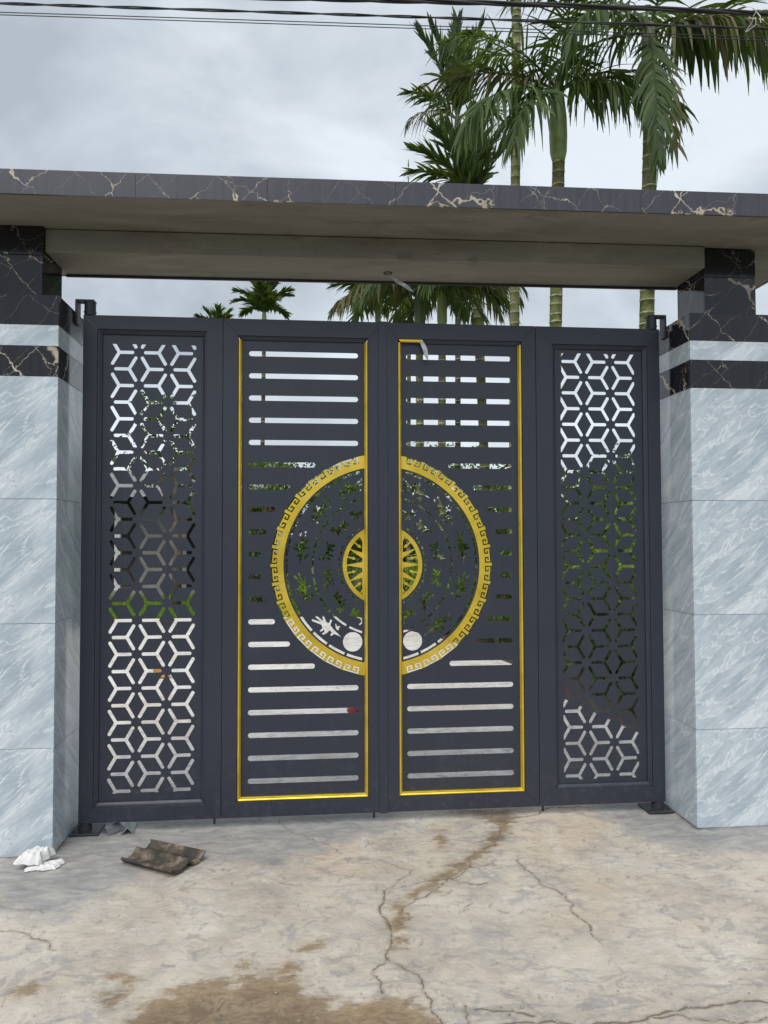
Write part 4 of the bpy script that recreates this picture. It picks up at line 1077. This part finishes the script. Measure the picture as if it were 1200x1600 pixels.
TR = [(-7.5, 21, 2.0, 1.3, 4.6, SHRUB, 'broad green tree behind the left end of the house'), (-1.6, 21.5, 1.7, 1.0, 4.1, SHRUBD, 'dark tree behind the right end of the house'),
      (0.9, 17.5, 1.4, .7, 3.3, SHRUB, 'green tree just right of the house'), (3.0, 20, 1.8, .7, 3.9, SHRUBD, 'dark tree behind the slender palm'), (5.6, 17, 1.7, .7, 3.7, SHRUB, 'green tree behind the garden bed'),
      (8.2, 15, 1.8, .7, 3.6, SHRUB, 'green tree at the right of the garden'), (7.2, 10.5, 1.5, .6, 3.0, SHRUBD, 'dark tree behind the tall dark shrub'), (10.8, 20, 2.2, .8, 4.4, SHRUBD, 'dark tree far right beyond the garden'),
      (-4.6, 27, 2.3, 1.0, 5.2, SHRUBD, 'dark tree far behind the house'), (1.0, 29, 2.4, 1.0, 4.6, SHRUBD, 'dark tree far beyond the lawn'), (6.0, 27, 2.6, 1.0, 5.0, SHRUB, 'green tree far behind the palms')]
for i, (x, y, w, z0, h, m_, lb) in enumerate(TR): tree(lb, x, y, w, z0, h, 3000, .16, m_, 320 + i)
tree('green tree on the lawn before the right half of the house', -1.05, 14.6, 1.0, 1.6, 3.5, 2200, .12, SHRUB, 303)
# far wood along the horizon
cl = [(q, 44 + 5 * math.sin(q), 1.8 + 1.1 * rnd.random(), 2.6) for q in range(-60, 70, 3)]
tag(leaf_cloud('far_wood', 16000, cl, .55, 77, SHRUBD, None, (0, 0, 0)), 'dark green wood along the horizon', 'wood', kind='stuff')
# lawn blades
rs = np.random.RandomState(5); n = 26000
gx = rs.uniform(-7.5, 2.2, n); gy = 11.15 + rs.uniform(0, 1, n) ** 1.4 * 6.3; a_ = rs.uniform(0, 6.28, n); hgt = rs.uniform(.06, .16, n)
b = np.stack([gx, gy, np.full(n, -.06)], -1); dx = np.stack([np.cos(a_), np.sin(a_), 0 * a_], -1) * .012
V = np.stack([b - dx, b + dx, b + np.stack([rs.normal(size=n) * .03, rs.normal(size=n) * .03, hgt + .03], -1)], 1).reshape(-1, 3)
tag(mk('lawn_grass', V, np.arange(n * 3).reshape(-1, 3).tolist(), LIME, origin=(0, 0, 0)), 'bright green grass of the lawn beyond the yard', 'grass', kind='stuff')

# ------------------------------------------------------------------ house beyond the lawn
def house():
    root = thing('farm_house', 'low house with dark open veranda and grey sheet roof beyond the lawn', 'house', (-5, 19, -.06))
    WALL = plain('dark_plaster', (0.10, 0.085, 0.07), .9, var=.3); PALE = plain('grey_panel', (0.22, 0.21, 0.19), .85, var=.2); WHT = plain('white_post_paint', (0.60, 0.59, 0.56), .7)
    ROOF = plain('grey_sheet_roof', (0.22, 0.225, 0.22), .6, var=.3); DARK = plain('dark_timber', (0.03, 0.026, 0.022), .85)
    box('plinth', (-10, -.5, 16.9, 22, -.06, .14), PALE, root)
    box('wall', (-9.9, -.6, 19.0, 21.8, .14, 2.7), WALL, root)
    box('side_wall', (-9.9, -9.7, 17.1, 18.99, .14, 2.6), WALL, root)
    for x in (-9.3, -7.2, -5.08, -2.55, -.75): box('post', (x - .08, x + .08, 17.05, 17.21, .14, 2.62), WHT, root, bevel=.01)
    box('partition', (-4.55, -3.3, 17.3, 17.42, .14, 2.35), PALE, root)
    dr = box('door', (-6.6, -5.7, 18.93, 18.99, .14, 2.2), DARK, root); box('handle', (-5.85, -5.8, 18.88, 18.925, 1.1, 1.2), ZINC, dr)
    for x in (-8.8, -2.4):
        w_ = box('window', (x, x + 1.0, 18.92, 18.99, .95, 2.1), WHT, root)
        for k in range(2): box('pane', (x + .07 + .45 * k, x + .48 + .45 * k, 18.90, 18.918, 1.02, 2.03), DARK, w_)
    V, Fc = [], []; nx = 90
    for j, (y, z) in enumerate(((16.4, 2.62), (19.4, 3.55), (22.4, 2.6))):
        for i in range(nx + 1): V.append((-10.5 + 10.3 * i / nx, y, z + .035 * (i % 2)))
    for j in range(2):
        for i in range(nx): q = j * (nx + 1) + i; Fc.append((q, q + 1, q + nx + 2, q + nx + 1))
    solid(mk('roof', V, Fc, ROOF, root), .012)
    box('eave_beam', (-10.2, -.4, 16.9, 17.04, 2.48, 2.60), DARK, root)
house()

# ------------------------------------------------------------------ small things on the ground
def crumple(label, name, cat, layers, mat, seed):
    """folded sheets: each layer (corner points of a quad, z, height, droop)"""
    rs_ = np.random.RandomState(seed); V, Fc = [], []
    for (A, B, C_, D), zb, hh, fr in layers:
        N = 26; q0 = len(V)
        ph = rs_.uniform(0, 6, 6)
        for j in range(N + 1):
            for i in range(N + 1):
                s_, t_ = i / N, j / N
                x = (1 - s_) * (1 - t_) * A[0] + s_ * (1 - t_) * B[0] + s_ * t_ * C_[0] + (1 - s_) * t_ * D[0]
                y = (1 - s_) * (1 - t_) * A[1] + s_ * (1 - t_) * B[1] + s_ * t_ * C_[1] + (1 - s_) * t_ * D[1]
                e_ = min(s_, 1 - s_, t_, 1 - t_); dome = min(1, e_ * 9) ** .6
                tri = lambda q: abs((q % 1.0) * 2 - 1)
                z = zb + hh * dome * (0.45 + .28 * s_ * (1 - t_) + .20 * tri(1.3 * s_ + .7 * t_ + ph[0]) + .16 * tri(2.1 * t_ - .9 * s_ + ph[1]) + .14 * tri(3.7 * s_ + 2.3 * t_ + ph[2]) + .07 * tri(7.3 * s_ - 5.1 * t_ + ph[3])) + rs_.uniform(-.0008, .0008)
                jx = .012 * (tri(2.3 * t_ + ph[3]) - .5) + rs_.uniform(-.0012, .0012); jy = .012 * (tri(1.9 * s_ + ph[4]) - .5)
                V.append((x + jx, y + jy, max(.004, z)))
        for j in range(N):
            for i in range(N): q = q0 + j * (N + 1) + i; Fc.append((q, q + 1, q + N + 2, q + N + 1))
    o = solid(mk(name, V, Fc, mat), .002)
    return tag(o, label, cat)
CLOTH = plain('white_plastic_cloth', (0.74, 0.73, 0.72), .55, var=.06, scale=40, bump=.25, bscale=50)
crumple('crumpled white rag lying at the foot of the left pillar', 'white_rag', 'rag',
        [(((-1.31, -.46), (-1.17, -.455), (-1.15, -.375), (-1.29, -.37)), .005, .022, 0), (((-1.365, -.435), (-1.245, -.46), (-1.21, -.335), (-1.30, -.305)), .030, .046, 0)], CLOTH, 3)

# broken piece of corrugated fibre cement sheet, weathered dark brown
def broken_sheet():
    t = NT('weathered_fibre_cement'); p = t.obj(); n = t.noise(p, 9, 7, .65, .6); n2 = t.noise(p, 28, 5, .7)
    c_ = t.ramp(n, [(.32, (.018, .015, .014)), (.46, (.045, .036, .030)), (.56, (.10, .074, .054)), (.64, (.25, .20, .15)), (.70, (.10, .10, .105))])
    t.set(color=t.mix(t.step(n2, .55, .7), c_, (.06, .055, .05, 1)), rough=.75); t.bump(n2, .5, .006)
    V, Fc = [], []; NU, NV = 60, 20
    A, B, C_, D = Vector((-.885, -.415)), Vector((-.615, -.615)), Vector((-.488, -.405)), Vector((-.775, -.235))
    rs_ = np.random.RandomState(8); jag0 = rs_.uniform(-.02, .02, NU + 1); jag1 = rs_.uniform(-.03, .03, NU + 1)
    for k in range(1, NU): jag0[k] = jag0[k] * .5 + jag0[k - 1] * .5; jag1[k] = jag1[k] * .5 + jag1[k - 1] * .5
    for j in range(NV + 1):
        for i in range(NU + 1):
            s_ = i / NU; t_ = j / NV           # s_: across the waves (from lower left edge to the back), t_: along
            tt = jag0[i] + t_ * (1 + jag1[i] - jag0[i])
            # A->D across, A->B along
            q = A.lerp(B, tt).lerp(D.lerp(C_, tt), s_)
            z = .010 + .030 * math.exp(-((s_ - .50) / .07) ** 2) + .034 * max(0, (s_ - .86) / .14) ** 1.5 + .020 * max(0, (.10 - s_) / .10) + .012 * t_ * (1 - s_)
            V.append((q.x, q.y, z))
    for j in range(NV):
        for i in range(NU): q = j * (NU + 1) + i; Fc.append((q, q + 1, q + NU + 2, q + NU + 1))
    o = solid(mk('broken_roof_sheet', V, Fc, t.m), .011)
    tag(o, 'broken dark brown piece of corrugated sheet lying on the forecourt', 'roof sheet')
broken_sheet()

def angle_cut(label, p0, p1, w, mat):
    """short length of L-shaped steel lying ridge upwards"""
    p0, p1 = Vector(p0), Vector(p1); d_ = (p1 - p0).normalized(); s_ = Vector((-d_.y, d_.x, 0)); th = .003
    V = []
    for q in (p0, p1):
        ridge = q + Vector((0, 0, w * .72 + .004))
        V += [tuple(q + s_ * w * .7 + Vector((0, 0, .004))), tuple(ridge), tuple(q - s_ * w * .7 + Vector((0, 0, .004))),
              tuple(q - s_ * (w * .7 - th * 1.5) + Vector((0, 0, .004))), tuple(ridge - Vector((0, 0, th * 1.5))), tuple(q + s_ * (w * .7 - th * 1.5) + Vector((0, 0, .004)))]
    Fc = [(i, (i + 1) % 6, 6 + (i + 1) % 6, 6 + i) for i in range(6)] + [(0, 5, 4, 1), (1, 4, 3, 2), (6, 7, 10, 11), (7, 8, 9, 10)]
    return tag(mk('metal_offcut', V, Fc, mat), label, 'metal offcut', 'steel offcuts under the gate')
angle_cut('shiny grey angle offcut lying slanted beside the floor hinge', (-1.055, -.03, 0), (-.955, .10, 0), .05, ZINC)
angle_cut('shiny grey angle offcut with its open end to the road', (-.935, -.045, .0), (-.955, .11, .0), .046, ZINC)
rs_ = np.random.RandomState(21); V, Fc = [], []
for k in range(420):
    x, y = rs_.uniform(-1.5, 2.7), rs_.uniform(-1.9, .25); q = rs_.uniform(.0012, .0045) * (1.8 if rs_.rand() < .05 else 1)
    if rs_.rand() < .12: x, y = 1.0 + rs_.normal() * .35, -1.75 + rs_.normal() * .06
    h = len(V); an = rs_.uniform(0, 6.28)
    for i in range(5): V.append((x + q * math.cos(an + i * 1.257) * rs_.uniform(.7, 1.3), y + q * math.sin(an + i * 1.257) * rs_.uniform(.7, 1.3), .001))
    V.append((x + q * .2, y, q * rs_.uniform(.6, 1.1) + .003)); Fc += [(h + i, h + (i + 1) % 5, h + 5) for i in range(5)]
tag(mk('grit', V, Fc, plain('grit_stone', (.36, .32, .26), .9, var=.5, scale=120), origin=(0, 0, 0)), 'fine grit and crumbs scattered over the forecourt', 'grit', kind='stuff')
# things lying in the yard, glimpsed through the gate
RED = plain('faded_red_plastic', (.30, .035, .04), .5); BLK = plain('black_rubber', (.015, .015, .016), .5)
v = merge(tube([(.36, 2.55, .03), (.40, 2.58, .05), (.44, 2.60, .045), (.47, 2.62, .02)], [.025, .045, .04, .015], 9))
rb = tag(mk('red_bundle', v[0], v[1], RED, smooth=True), 'small dull red and black bundle lying in the yard behind the slotted leaf', 'bundle')
v = tube([(.44, 2.56, .02), (.475, 2.59, .035), (.51, 2.60, .012)], [.012, .024, .010], 8)
mk('black_end', v[0], v[1], BLK, rb, smooth=True)
v, fc = boxv(-1.70, -1.53, 4.55, 4.66, 0, .10)
tag(mk('clay_brick', v, fc, plain('orange_clay', (.50, .22, .06), .9, var=.2), bevel=.008), 'orange clay brick lying in the yard behind the left lattice leaf', 'brick')
